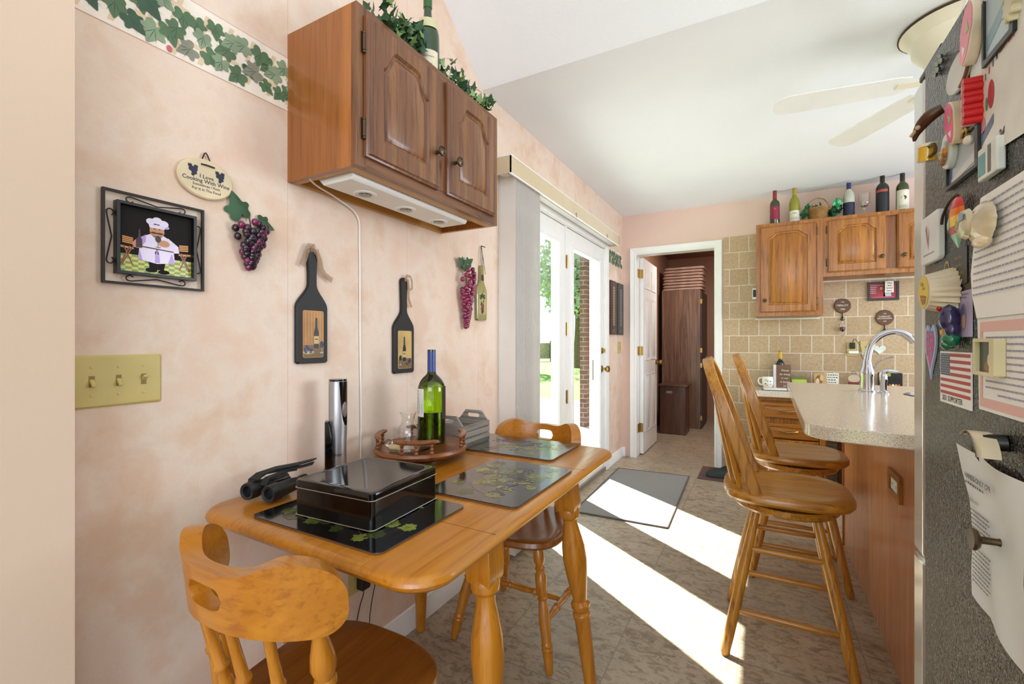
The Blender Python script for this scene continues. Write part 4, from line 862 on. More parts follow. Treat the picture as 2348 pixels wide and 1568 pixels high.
pp(ell(-.006, .023, .007, .0025, 12), .0089, 8); pp(ell(.006, .023, .007, .0025, 12), .0089, 8); pp(ell(0, .027, .003, .003, 10), .0090, 7)
for x in (-.005, .005): pp(ell(x, .0325, .002, .001, 10), .0089, 0)
pp([(-.015, .034), (.015, .034), (.017, .042), (-.017, .042)], .0090, 3)
for c, rr_, zz in (((-.013, .048), .009, .0092), ((0, .052), .010, .0094), ((.013, .047), .010, .0096)): pp(ell(c[0], c[1], rr_, rr_*.8, 18), zz, 3)
pp(ell(.019, .04, .006, .004, 14), .0089, 4)
m.build('picture_print', PM, t)
# grape bunches
LEAFD = P('2F5A34', .5, var=.15, name='green_cloth_leaf')
def grapes(label, M, n, gr, W_, H_, cols, leaves, seed, stemtop):
    t = thing('grape_bunch', label, 'grapes', M); r = random.Random(seed); base = {}
    for k in range(n):
        u = (k/n)**.85; yy = -H_*u; w = W_*(1-u**1.6)*.9+gr*.6; a = r.uniform(0, PI) if k % 4 else r.uniform(.9, 2.2)
        x = w*.5*math.cos(a)+r.uniform(-.2, .2)*gr; z = .5*w*.75*math.sin(a)+gr*.5
        c = r.choice(cols); M_ = Matrix.Translation((x, yy, z+gr*.6)) @ Matrix.Rotation(r.uniform(-.5, .5), 4, 'Z')
        if c not in base: base[c] = MB().ball((0, 0, 0), gr, seg=14, sc=(1, 1.12, 1)).build('grape', P(c, .15, var=.06, coat=.5), t, M_)
        else: inst(base[c], t, M_)
    m = MB()
    for x, y, z, s, a in leaves: m.leaf(SIVY, (x, y, z), s, a, fold=.25)
    m.build('leaves', LEAFD, t)
    MB().tube([(0, stemtop, .006), (0, 0, .012), (0, -H_*.8, .012)], .002, 6).build('stem', P('5A4A30', .8), t); return t
grapes('bunch of dark purple artificial grapes hanging beside the chef picture', WLF(.752, 1.485), 74, .0095, .088, .122, ['2E1826', '3A1C30', '2A1A2A', '241420', '7A1F4C'], [(-.028, .03, .012, .062, .45), (.036, .01, .01, .045, -1.9)], 5, .02)
grapes('long bunch of magenta artificial grapes near the blinds', WLF(1.785, 1.50, .008), 99, .0108, .098, .27, ['7E1440', '6A1036', '8A1C4A', '90204E'], [(-.03, .03, .015, .05, 1.1), (.02, .035, .015, .05, -.9), (-.01, .01, .02, .045, .2)], 9, .03)
# cutting-board plaques
def paddle(label, y, z0, zs, zt_, w, left, seed):
    t = thing('paddle_plaque', label, 'wall plaque', WLF(y, z0, .002), 'black bottle-shaped paddle plaques'); H_ = zt_-z0; hs = zs-z0; a = w/2; nk = .0165
    pts = [(-a+.006, 0), (a-.006, 0), (a, .006), (a, hs-.01)]
    for i in range(9): u = i/8; q = u*u*(3-2*u); pts.append((a+(nk*.85-a)*q, hs+.075*u+.005))
    pts += [(nk*.85, hs+.11), (nk, H_-.04), (nk+.001, H_-.02)]+arc_pts(0, H_-.018, nk+.001, .1, PI-.1, 8)
    full = pts+[(-x, y_) for x, y_ in reversed(pts[2:len(pts)-9])]
    m = MB(); m.loft([[(x, y_, 0) for x, y_ in full], [(x, y_, .008) for x, y_ in full], [(x*.94, y_*.985+.002, .012) for x, y_ in full]]); m.build('board', P('131110', .55, name='black_painted_wood'), t, ang=30)
    m = MB(); X = a-.019; Y0, Y1 = .018, hs-.004; m.prism(rrect(-X, X, Y0, Y1, .006), .0122, .0140, 0); z = .0143
    h = Y1-Y0; m.poly(rrect(-X+.002, X-.002, Y0+.002, Y0+h*.27, .004), z, 1)
    if left: 
        for k in range(7): m.rect(-X+.004+k*.0105, -X+.0048+k*.0105, Y0+h*.3, Y1-.004, z, 6)
    bx = .010 if left else -.004; by = Y0+h*.2
    m.poly([(bx-.009, by), (bx+.009, by), (bx+.009, by+.05), (bx+.004, by+.066), (bx+.0035, by+.095), (bx-.0035, by+.095), (bx-.004, by+.066), (bx-.009, by+.05)], z+.0001, 2); m.rect(bx-.0088, bx+.0088, by+.014, by+.038, z+.0003, 3); m.rect(bx-.006, bx+.006, by+.027, by+.030, z+.0004, 2)
    gx = .030 if left else -.026
    m.poly(ell(gx, by+.012, .0075, .011, 16), z+.0003, 2 if not left else 5); m.rect(gx-.0006, gx+.0006, by-.014, by+.002, z+.0003, 4); m.poly(ell(gx, by-.014, .007, .002, 12), z+.0003, 4)
    cx_ = -.018 if left else .020; r = random.Random(seed)
    if left: m.poly(ell(cx_, by-.012, .020, .006, 20), z+.0002, 3)
    for k in range(16): m.poly(ell(cx_+r.uniform(-.012, .012), by-.008+r.uniform(-.004, .014), .0042, .0042, 10), z+.0004+k*.00002, 5 if k % 3 else 7)
    m.build('picture_panel', [P('B9864E' if left else 'C4A362', .5, var=.12), P('7A5F3C', .5), P('1A1214', .4), P('C9AE7A', .5), P('C4C0B0', .5), P('262038', .4), P('8A5226', .5), P('5A5878', .4)], t)
    SH = mk_sheer; m = MB(); T_ = H_
    if left:
        ribbon(m, [(0, T_-.015, .014), (-.004, T_+.006, .016), (-.012, T_+.004, .014), (-.024, T_-.02, .012), (-.030, T_-.04, .011), (-.040, T_-.062, .012)], .020, .0006, (.1, .1, 1))
        ribbon(m, [(0, T_-.015, .015), (.010, T_-.01, .016), (.022, T_-.035, .014), (.030, T_-.062, .012), (.044, T_-.080, .010), (.072, T_-.095, .012)], .019, .0006, (.1, .1, 1))
    else:
        ribbon(m, [(0, T_-.015, .014), (.008, T_+.008, .016), (.030, T_+.006, .016), (.040, T_-.012, .014), (.042, T_-.040, .013), (.030, T_-.045, .012)], .012, .0006, (.15, .1, 1))
        ribbon(m, [(0, T_-.012, .015), (.014, T_-.01, .016), (.020, T_-.05, .014), (.024, T_-.085, .012), (.040, T_-.115, .012)], .013, .0006, (.1, .1, 1))
    m.build('ribbon', SH, t); return t
def mk_sheer_():
    t = NT('sheer_brown_ribbon'); tr = t.n('BsdfTransparent'); tr.inputs[0].default_value = (1, 1, 1, 1); mx = t.n('MixShader'); mx.inputs[0].default_value = .45
    t.b.inputs['Base Color'].default_value = hexc('A5805E'); t.b.inputs['Roughness'].default_value = .4; t.l(tr.outputs[0], mx.inputs[1]); t.l(t.b.outputs[0], mx.inputs[2]); t.l(mx.outputs[0], t.out.inputs[0]); return t.m
mk_sheer = mk_sheer_()
paddle('black bottle-shaped plaque with bottle picture, the left and larger of the two', .950, 1.093, 1.262, 1.456, .113, True, 1)
paddle('black bottle-shaped plaque with bottle picture, the right of the two', 1.367, 1.038, 1.208, 1.414, .115, False, 2)
# flattened bottle plaque
t = thing('bottle_plaque', 'flattened glass wine-bottle plaque with painted grapes hung near the blinds', 'wall plaque', WLF(1.933, 1.268, .003))
pts = [(-.045, .006), (-.038, 0), (.038, 0), (.045, .006), (.048, .12), (.046, .15)]+[(.046-.030*(u*u*(3-2*u)), .15+.05*u) for u in (.25, .5, .75, 1)]+[(.014, .245), (.014, .275)]
full = pts+[(-x, y) for x, y in reversed(pts[2:])]
m = MB(); m.loft([[(x, y, z) for x, y in full] for z in (0, .010)]+[[(x*.9, y*.98+.002, .013) for x, y in full]]); m.build('flat_bottle', P('9A9460', .12, var=.05, coat=.5, name='olive_glass_plaque'), t)
m = MB(); m.poly(rrect(-.032, .032, .03, .14, .006), .0134, 1); r = random.Random(3)
for k in range(40): u = r.random(); m.poly(ell(r.uniform(-.017, .017)*(1-.6*u), .10-.065*u, .0045, .0045, 10), .0137+.00001*k, 0)
for x, y, a in ((-.014, .115, .8), (.014, .118, -.6), (0, .125, 0)): m.poly([(x+.024*(p*math.cos(a)-q*math.sin(a)), y+.024*(p*math.sin(a)+q*math.cos(a))) for p, q in GRAPELEAF], .0142, 2)
m.rect(-.012, .012, .20, .23, .0134, 3); m.build('grape_painting', [P('6A2430', .3), P('B4AC78', .3), P('4A6234', .3), P('4A3828', .4)], t)
m = MB(); m.tube([(-.006, .27, .012), (-.010, .32, .012), (.0, .375, .006), (.004, .32, .012), (.006, .27, .012)], .0016, 6); m.tube([(.0, .375, .006), (.024, .372, .014)], .0022, 6); m.tube([(.004, .33, .012), (.016, .29, .012), (.03, .235, .012)], .0012, 5); m.build('wire_hanger', IRON, t)
# two tall dark pictures beyond the door
for k, (y0, y1, a, b, lb) in enumerate(((4.165, 4.355, '4A3230', 'B09A78', 'tall narrow dark framed picture with a reddish border next to the patio door'), (4.415, 4.60, '3C4240', '8E948C', 'tall narrow dark framed picture with a grey centre in the room corner'))):
    t = thing('tall_picture', lb, 'picture', WLF((y0+y1)/2, 1.485, .001)); w = (y1-y0)/2
    MB().box(-w, w, -.255, .255, 0, .016).build('canvas', P(a, .4), t)
    m = MB(); m.poly(rrect(-w*.28, w*.28, -.17, .2, .01), .0165, 0)
    for i in range(14): m.poly(ell(0, -.15+i*.025, w*.14, .009, 12), .0168, 1)
    lines(m, -w*.5, w*.5, (-.23, -.215), .006, 0, .0166); m.build('print', [P(b, .5), P(a, .5)], t)
# ---------------------------------------------------------------- on top of the wall cabinet
IVYG = [P('2E5230', .4, var=.2, name='ivy_leaf'), P('3E4A28', .8), P('7C9A5A', .4, var=.1)]
def foliage(m, path, n, spread, s0, s1, r, mis=(0, 0, 0, 2), shape=IVY):
    for k in range(n):
        u = r.random()*(len(path)-1); i = int(u); f = u-i; a, b = Vector(path[i]), Vector(path[min(i+1, len(path)-1)]); c = a.lerp(b, f)+Vector([r.gauss(0, q) for q in spread])
        m.leaf(shape, c, r.uniform(s0, s1), 0, r.choice(mis), .3, M=Matrix.Translation(c) @ Euler((r.uniform(.3, 1.8), r.uniform(-.6, .6), r.uniform(0, 6.28))).to_matrix().to_4x4())
t = thing('ivy_garland', 'trailing dark green artificial ivy on top of the wall cabinet', 'plant', at(.17, 1.2, 2.081)); r = random.Random(11)
m = MB(); foliage(m, [(.08, -.19, .03), (.05, -.08, .07), (0, 0, .11), (.02, .05, .11)], 210, (.022, .03, .034), .028, .048, r); foliage(m, [(.0, .05, .08), (.06, .14, .08), (.09, .2, .05), (.10, .28, .03), (.11, .37, .03)], 85, (.012, .018, .020), .026, .044, r)
for v in m.bm.verts: v.co.z = max(v.co.z, .004)
m.build('foliage', IVYG, t)
MB().tube([(.06, -.17, .02), (0, 0, .06), (.06, .14, .06), (.10, .36, .02)], .003, 6, 0).build('vine', IVYG[1], t)
DKG = P('1F3A16', .06, var=.0, name='dark_green_bottle_glass', coat=.6)
def lbc(t, R_, a0, a1, z0, z1):
    m = MB(); w = math.radians(a1-a0)*R_/2; m.text('champagne', .009, 0, (z0+z1)/2+.01, 0); m.poly([(-.012, z0+.02), (0, z0+.005), (.012, z0+.02), (.010, z0+.02), (0, z0+.008), (-.010, z0+.02)], 0); curved(t, 'label_print', m, P('5A5648', .6), R_, (a0+a1)/2)
wine_bottle('champagne_bottle', 'dark green champagne bottle with cream label in the ivy on the wall cabinet', at(.215, 1.262, 2.081), .041, .31, .14, .225, .24, DKG, P('2E5A2A', .4), .25, [(-95, 5, .02, .085, P('D9D0B4', .6), lbc), (-95, 5, .165, .195, P('D0C79C', .6), None)], thin=False)
# ---------------------------------------------------------------- bottles and things on the kitchen cabinets
TOP = 2.1365; YT = 4.45
def plab(st, sub, col, seedy, art=None):
    def fn(t, R_, a0, a1, z0, z1):
        m = MB(); w = math.radians(a1-a0)*R_/2; zc = (z0+z1)/2
        if st: m.text(st, .014, 0, z1-.022, 0, bold=.0003)
        if sub: m.text(sub, .009, 0, z0+.014, 0)
        if art == 'face':
            m.poly(ell(0, zc+.012, .015, .018, 18), 0, 0); m.poly(ell(-.004, zc+.008, .010, .012, 16), .0002, 1); m.poly([(.005, zc+.0), (.02, zc+.01), (.014, zc+.025), (.0, zc+.03)], .0003, 0)
            lines(m, -w*.6, w*.6, [z0+.01+.006*i for i in range(4)], .0016, 0)
        if art == 'bands': m.rect(-w, w, zc-.012, zc-.001, 0, 2)
        if art == 'lines': lines(m, -w*.7, w*.7, [z0+.02, z0+.03], .0022, 0)
        if art == 'swoosh': m.poly([(-w*.7, zc-.02), (w*.6, zc-.005), (w*.75, zc+.006), (-w*.5, zc-.012)], 0, 0)
        curved(t, 'label_print', m, [P(col, .6), P('E4DEC8', .6), P('D8C27A', .6)], R_, (a0+a1)/2)
    return fn
DG = P('39401C', .08, name='olive_bottle_glass', coat=.6); DB = P('15170F', .07, name='black_green_bottle_glass', coat=.6); YG = P('8C8A1E', .08, name='yellow_green_glass', coat=.6); FR = P('B9B8A8', .45, name='frosted_glass')
G = 'bottles on top of the kitchen cabinets'
def kb(lb, x, R_, H, body, sh, g, cap, labels): wine_bottle('wine_bottle', lb, at(x, YT, TOP, math.radians(-90)), R_, H, body, sh, sh+.012, g, cap, H*.76, labels, G, thin=False)
kb('green wine bottle with red capsule and red label, leftmost on the kitchen cabinets', 1.346, .037, .30, .185, .235, DG, P('8E1B2E', .4), [(-60, 60, .055, .165, P('8E1C3A', .5), plab('R', '', 'C8A0B0', 1, 'bands'))])
kb('yellow-green wine bottle with gold capsule and white label on the kitchen cabinets', 1.488, .039, .30, .16, .25, YG, P('A98B2E', .4), [(-70, 70, .02, .11, P('E2DCC8', .5), plab('Cline', '', '3A3A32', 1, 'lines'))])
kb('frosted white bottle with blue capsule and dark blue label beside the crystal glass', 1.855, .038, .29, .17, .235, FR, P('232C66', .4), [(-85, 85, .01, .125, P('1B1F3E', .5), plab('', 'Sky', 'D8D8E0', 1, 'swoosh'))])
kb('large dark wine bottle with a red strip and black label right of the crystal glass', 2.065, .042, .325, .20, .26, DB, P('17140F', .4), [(-70, 70, .02, .17, P('12131C', .4), plab('', '', 'B9B9B0', 1)), (-70, 40, .172, .192, P('A8483A', .5), None)])
kb('dark green wine bottle with a drawn portrait label, nearest the refrigerator', 2.185, .039, .30, .19, .245, DG, P('1C1B18', .4), [(-70, 70, .025, .17, P('DAD6C2', .5), plab('', '', '2C2C28', 1, 'face'))])
t = thing('wicker_basket', 'small wicker basket with a hoop handle on the kitchen cabinets', 'basket', at(1.648, YT, TOP))
WK = P('B08248', .7, var=.2, bump=.6, bscale=120, name='woven_wicker'); m = MB()
for k in range(13):
    z = .004+k*.0088; q = .050+.028*(k/12); m.tube([((q+.0016*(-1)**(j+k))*math.cos(2*PI*j/48), (q+.0016*(-1)**(j+k))*.8*math.sin(2*PI*j/48), z) for j in range(49)], .0048, 6)
m.lathe([(0, .002), (.05, .002), (.05, .006), (0, .006)], 24, sc=(1, .8)); m.build('bowl', WK, t)
m = MB()
for o in (-.003, .003): m.tube([(.076*math.cos(PI*i/16), o+.004*math.sin(i*1.7+o*900), .11+.085*math.sin(PI*i/16)) for i in range(17)], .0034, 6)
m.build('handle', WK, t)
t = thing('artificial_ivy', 'green artificial ivy with a pale rosette spilling from the basket', 'plant', at(1.70, YT, TOP)); r = random.Random(5)
m = MB(); foliage(m, [(.03, 0, .05), (.07, 0, .08), (.085, 0, .13)], 60, (.014, .014, .022), .03, .045, r, (0, 0, 1)); foliage(m, [(-.15, -.02, .07), (-.12, 0, .10)], 20, (.016, .014, .018), .034, .05, r, (0, 0)); foliage(m, [(-.07, -.02, .12), (-.03, -.02, .12)], 8, (.01, .01, .008), .03, .04, r, (0,))
for k in range(16): a = k*2.4; q = .004*math.sqrt(k)*1.6; m.leaf(IVY, (.07+q*math.cos(a), -.035, .125+q*math.sin(a)), .032, 0, 2, M=Matrix.Translation((.075+q*math.cos(a), -.03-.001*k, .125+q*math.sin(a))) @ Euler((PI/2+.4*math.sin(a), 0, a)).to_matrix().to_4x4())
for v in m.bm.verts: v.co.z = max(v.co.z, .004)
m.build('foliage', [P('1F6A3C', .4, var=.15), P('0F3A22', .5), P('5CC48A', .45, var=.05)], t)
t = thing('wine_glass', 'cut-crystal wine glass standing between the blue-label and black bottles', 'glass', at(1.954, YT, TOP))
m = MB(); o_ = [(.032, 0), (.030, .003), (.006, .008), (.0042, .02), (.0045, .06), (.008, .072), (.024, .09), (.034, .115), (.038, .15), (.039, .185)]
m.lathe([(0, 0)]+o_+[(r_-.0016, z) for r_, z in reversed(o_[6:])]+[(0, .082)], 20); m.build('glass', GLASS, t, ang=10)
# ---------------------------------------------------------------- tiled wall hangings
def hook(lb, x, z, words, glass):
    t = thing('wine_plaque_hook', lb, 'wall hook', WBK(x, z, 4.61)); HB = P('5E3A1E', .4, name='dark_brown_wood')
    m = MB(); m.loft([[(X, Y, q) for X, Y in ell(0, 0, .058-i, .060-i, 32)] for i, q in ((0, 0), (0, .008), (.004, .011))]); m.build('disc', HB, t)
    m = MB()
    for st, sz, y in words: m.text(st, sz, 0, y, .0115, bold=.012*sz)
    m.build('lettering', P('E4DCC8', .6), t)
    m = MB(); m.cyl((0, -.058, .006), (0, -.125, .006), .004, 8); m.ball((0, -.095, .008), .008); m.tube([(0, -.10, .008), (-.012, -.112, .014), (0, -.122, .022), (.012, -.112, .014)], .0025, 6); m.build('iron_hook', IRON, t)
    if glass:
        g = MB(); g.lathe([(0, .0), (.018, .0), (.003, .006), (.003, .03), (.017, .045), (.019, .075), (.016, .1)], 16, 0, Matrix.Translation((0, -.245, .022)) @ Matrix.Rotation(-PI/2, 4, 'X')); g.build('small_glass', GLASS, t)
        MB().lathe([(0, .035), (.012, .042), (.0165, .048), (.0175, .07), (0, .07)], 16, 0, Matrix.Translation((0, -.245, .022)) @ Matrix.Rotation(-PI/2, 4, 'X')).build('red_liquid', P('5A1020', .1), t)
        MB().cyl((0, -.12, .022), (0, -.15, .022), .0015, 6).build('string', WHITE, t)
    return t
hook('round brown plaque hook reading Merlot 1995 with a tiny glass hanging from it', 1.833, 1.459, (('1990', .012, .030), ('MERLOT', .021, .002), ('1995', .018, -.030)), True)
hook('round brown plaque hook reading Cabernet Sauvignon above the faucet', 2.107, 1.355, (('1978', .011, .030), ('CABERNET', .0155, .008), ('SAUVIGNON', .0155, -.008), ('1994', .011, -.030)), False)
t = thing('framed_photo', 'small black-framed photo of a couple on the tiled wall', 'picture', WBK(2.098, 1.566, 4.61))
m = MB(); m.holed(rrect(-.098, .098, -.074, .074, .001, 1), rrect(-.084, .084, -.058, .058, .001, 1), 0, .016); m.box(-.09, .09, -.066, .066, 0, .006); m.build('frame', BLACK, t)
m = MB(); m.rect(-.084, .084, -.058, .058, .0065, 0); lines(m, -.08, -.04, (.03, .015, 0, -.015), .004, 1, .0068); m.rect(-.08, .0, .045, .052, .0068, 2); m.rect(-.07, .07, -.05, -.045, .0068, 2)
for x, b, h in ((-.012, 3, 4), (.026, 5, 6)): m.poly([(x-.026, -.042), (x+.026, -.042), (x+.020, .0), (x+.006, .014), (x-.006, .014), (x-.020, .0)], .0069, b); m.poly(ell(x, .026, .013, .017, 16), .0070, h); m.poly(ell(x, .022, .010, .012, 16), .0072, 7)
m.build('print', [P('9A2A38', .4), P('E8E0E0', .4), P('D0606A', .4), P('B01E2E', .4), P('2A1814', .4), P('B8BCC8', .4), P('3A241A', .4), P('C89A80', .4)], t)
t = thing('hanging_tag', 'small white lettered tag on a twine loop under the cabinet', 'sign', WBK(2.13, 1.595, 4.61-.04))
MB().box(-.027, .027, -.045, .045, 0, .004).build('tag', P('E4E0D4', .5), t)
m = MB()
for i, s_ in enumerate(('You', 'are', 'loved', 'here')): m.text(s_, .017, 0, .03-.02*i, .0045, bold=.0003)
m.build('lettering', P('2A2A26', .6), t)
MB().tube([(-.022, .04, .003), (0, .078, .002), (.022, .04, .003)], .0013, 6).build('twine', P('7A4A2E', .8), t)
def plate2(lb, x, z):
    t = thing('wall_outlet', lb, 'outlet', WBK(x, z, 4.61)); MB().box(-.035, .035, -.057, .057, 0, .005).build('plate', ALMOND, t, bevel=.002)
    for y in (.02, -.02): MB().prism(rrect(-.016, .016, y-.013, y+.013, .008), .005, .007).build('socket', ALMOND, t)
plate2('almond outlet on the tiles with two chargers plugged in', 1.898, 1.103); 
t = thing('switch_plate', 'almond wall plate on the tiles behind the faucet', 'light switch', WBK(1.992, 1.115, 4.61)); MB().box(-.04, .04, -.052, .052, 0, .005).build('plate', ALMOND, t, bevel=.002); MB().cyl((0, .006, .005), (0, .006, .009), .006, 12).build('jack', BLACK, t)
t = thing('phone_charger', 'black phone charger with a cord in the tiled-wall outlet', 'charger', WBK(1.898, 1.135, 4.61)); MB().box(-.018, .018, -.03, .02, .0075, .03).build('case', BLACK, t, bevel=.004)
MB().tube([(0, .02, .03), (.01, .05, .034), (.03, .03, .03), (.055, -.03, .024), (.06, -.09, .02), (.085, -.15, .03), (.11, -.24, .04)], .0022, 6).build('cord', BLACK, t)
t = thing('phone_charger', 'white block charger below the black one on the tiles', 'charger', WBK(1.908, 1.078, 4.61)); MB().box(-.037, .03, -.013, .009, .0075, .028).build('case', WHITE, t, bevel=.004)
MB().tube([(.03, 0, .025), (.05, -.01, .03), (.075, -.04, .03), (.08, -.12, .03), (.10, -.25, .04)], .002, 6).build('cord', WHITE, t)
solo('heart_ornament', 'small white heart plaque on the tiles behind the faucet', 'ornament', MB().prism(heartp(0, 0, .082), 0, .008), P('DDE4DC', .4), WBK(2.075, 1.102, 4.609), bevel=.002)
t = thing('thermometer', 'slim white device with a dark screen on the tiles beside the tall cabinet', 'thermometer', WBK(1.195, 1.59, 4.61)); MB().prism(rrect(-.02, .02, -.05, .05, .008), 0, .02).build('case', WHITE, t, bevel=.003); MB().box(-.014, .014, -.03, .035, .02, .0205).build('screen', BLACK, t)
# ---------------------------------------------------------------- things on the low counter
Z = .766
t = thing('coffee_mug', 'white mug with yellow flower prints on the low counter', 'mug', at(1.298, 4.47, Z))
m = MB(); o_ = [(.030, 0), (.040, .012), (.047, .035), (.048, .065), (.045, .098)]; m.lathe([(0, 0)]+o_+[(r_-.003, z) for r_, z in reversed(o_)]+[(0, .006)], 28); m.build('cup', P('F0EEE6', .15, var=.0, coat=.4), t)
MB().tube([(-.042, 0, .085), (-.066, 0, .082), (-.074, 0, .06), (-.066, 0, .035), (-.044, 0, .025)], .006, 8).build('handle', P('F0EEE6', .15, var=.0, coat=.4), t)
m = MB()
for x, y, q, mi in ((-.018, .07, .009, 0), (-.004, .062, .006, 1), (-.022, .04, .007, 2), (-.008, .03, .007, 0), (.018, .06, .006, 1), (.02, .035, .008, 0)): m.poly([(x+q*(1+.35*math.cos(5*a))*math.cos(a)*.8, y+q*(1+.35*math.cos(5*a))*math.sin(a)*.8) for a in [2*PI*i/30 for i in range(30)]], 0, mi)
curved(t, 'flower_print', m, [P('D8B82E', .4), P('4A7A4A', .4), P('3A3A48', .4)], .0482, -90)
t = thing('wine_gift_box', 'brown kraft gift box with white script lettering on the low counter', 'box', at(1.405, 4.49, Z, .0))
MB().box(-.048, .056, -.05, .04, 0, .198).build('box', P('7A5A44', .7, var=.1), t)
MB().box(-.069, -.049, -.052, .04, 0, .20).build('white_card', P('D8D4D8', .6), t)
m = MB()
for i, s_ in enumerate(('Thanks', 'for being', 'in our', '& family', 'xo')): m.text(s_, .021, .012, .155-.032*i, 0, shear=.4)
m.build('lettering', P('EDE6DA', .6), t, frm((1, 0, 0), (0, 0, 1), (0, -1, 0), (0, -.0505, 0)))
wine_bottle('wine_bottle', 'dark bottle with a yellow capsule behind the brown gift box', at(1.39, 4.565, Z), .034, .318, .19, .245, .26, DB, P('D0A82A', .4), .25, [(-120, -60, .05, .12, P('C8C0A8', .5), None)], thin=False)
t = thing('recipe_book', 'small green-topped picture book standing on the low counter', 'book', at(1.525, 4.47, Z, .25))
m = MB(); m.loft([[(x, -.02, 0), (x, .05, 0), (x, .052, .10), (x, .025, .105)] for x in (-.058, .058)]); m.build('cover', P('5E6A2A', .5), t)
m = MB(); Tq = frm((1, 0, 0), (0, .394, .919), (0, -.919, .394), (0, -.0205, 0)); m.rect(-.055, .055, .055, .088, .001, 0, Tq); 
for k in range(5): m.rect(-.05+k*.02, -.034+k*.02, .03, .05, .001, 1+k % 2, Tq)
m.rect(-.05, .05, .008, .024, .001, 3, Tq); m.build('cover_print', [P('A8B83A', .5), P('8A3A2A', .5), P('D8D0C0', .5), P('3A2A22', .5)], t)
def card(lb, x, w, h, y, cols, kind, rz=0):
    t = thing('greeting_card', lb, 'card', at(x, y, Z, rz)); MB().box(-w, w, -.002, .002, 0, h).build('card', P(cols[0], .6), t)
    m = MB(); Tq = frm((1, 0, 0), (0, 0, 1), (0, -1, 0), (0, -.0022, 0))
    if kind == 'pic': m.poly(ell(-.01, h*.6, w*.6, h*.28, 20), .0003, 0, Tq); m.poly(ell(.008, h*.72, w*.3, h*.18, 16), .0006, 1, Tq); m.poly(ell(-.02, h*.5, w*.3, h*.2, 16), .0009, 2, Tq)
    else:
        for i in range(6): lines(m, -w*.85, w*.85, (h-.02-.02*i,), .007, 0, .0004, 3+i, word=(.006, .014))
        m.T = Matrix.Identity(4)
        for v in m.bm.verts: v.co = Tq @ v.co
    m.build('print', [P(c, .6) for c in cols[1:]]+[P('222222', .6)]*(1 if kind != 'pic' else 0), t)
card('tan picture card leaning on the tiles of the low counter', 1.672, .042, .138, 4.49, ('C0A068', '8A5A32', 'D8B48A', 'E0C8A0'), 'pic')
card('white handwritten card beside the tan picture card', 1.748, .048, .142, 4.495, ('E4E0D4',), 'txt')
t = thing('ornament_plaque', 'small red and cream ornament with a metal loop on the low counter', 'ornament', at(1.89, 4.47, Z)); MB().box(-.036, .036, -.01, .01, 0, .075).build('base', P('7A2A20', .5), t, bevel=.004)
MB().prism(ell(0, .105, .038, .030, 20), -.008, .008, T=frm((1, 0, 0), (0, 0, 1), (0, -1, 0), (0, 0, 0))).build('oval', P('C8B498', .5, var=.12), t); MB().tube([(0, 0, .13), (-.01, 0, .15), (0, 0, .165), (.01, 0, .15), (0, 0, .13)], .003, 6).build('loop', STEEL, t)
t = thing('coffee_box', 'black box printed with a coffee cup behind the faucet', 'box', at(2.118, 4.49, Z)); MB().box(-.07, .07, -.03, .03, 0, .155).build('box', P('1A1A18', .35), t)
m = MB(); Tq = frm((1, 0, 0), (0, 0, 1), (0, -1, 0), (0, -.0303, 0)); m.rect(-.07, .0, .13, .153, .0003, 0, Tq); m.rect(-.06, -.02, .05, .12, .0003, 1, Tq); m.poly(ell(.035, .10, .022, .03, 18), .0003, 2, Tq)
for k, mi in enumerate((3, 4, 0, 3)): m.poly(ell(-.005+.018*k, .06, .008, .012, 12), .0006, mi, Tq)
m.build('print', [P('A8A83A', .5), P('3A5A48', .5), P('0A0A0A', .5), P('C8502A', .5), P('E8D8B8', .5)], t)
t = thing('paper_stack', 'sheets of white paper on a dark mat at the left end of the low counter', 'papers', at(1.34, 4.32, Z, .05)); MB().box(-.09, .095, -.055, .05, 0, .003).build('dark_mat', P('4A4A58', .6), t); MB().box(-.08, .085, -.05, .045, .003, .016).build('sheets', P('E8E6E0', .6), t)
# ---------------------------------------------------------------- pantry contents
t = thing('tall_cabinet', 'tall dark oak storage cabinet inside the pantry', 'cabinet', at(0, 0, 0)); MB().box(.045, .535, 6.5, 7.2, 0, 1.86).build('body', DARKW[2], t)
for z0, z1 in ((.03, .94), (.96, 1.84)): MB().box(.536, .553, 6.51, 7.19, z0, z1).build('door', P('3A2A22', .4), t)
for z in (.15, .85, 1.05, 1.7): MB().box(.530, .56, 6.502, 6.508, z-.03, z+.03).build('hinge', BRASS, t)
PADM = [P('C49C84', .9, var=.1), P('E8DACB', .9), P('7A3A32', .9)]
def pad(lb, z, dx, rz, w, first=[None]):
    if first[0] is None:
        m = MB(); prof = [rrect(-.26, .26, -.20, .20, .05)]; lv = ((.015, 0, 0), (.0, .010, 0), (0, .014, 1), (0, .021, 1), (0, .026, 0), (.015, .034, 0), (.05, .038, 0)); L = [[(x*(1-i/.24), y*(1-i/.2), z_) for x, y in prof[0]] for i, z_, _ in lv]
        for k in range(len(L)-1): m.loft([L[k], L[k+1]], 1 if k in (1, 3) else (2 if k == 2 else 0), k == 0, k == len(L)-2)
        o = solo('seat_cushion', lb, 'cushion', m, PADM, at(.30+dx, 6.74, z, rz), 'striped cushions stacked on the tall cabinet'); first[0] = o; return o
    o = first[0].copy(); COL.objects.link(o); o.matrix_world = at(.30+dx, 6.74, z, rz); o['label'] = lb; return o
names = ['red and cream striped cushion at the very bottom of the pantry stack', 'red and cream striped cushion second from the bottom of the stack', 'red and cream striped cushion third from the bottom of the stack', 'red and cream striped cushion fourth from the bottom of the stack', 'red and cream striped cushion fifth from the bottom of the stack', 'red and cream striped cushion sixth from the bottom of the stack', 'red and cream striped cushion second from the top of the stack', 'red and cream striped cushion on top of the pantry stack, pushed right']
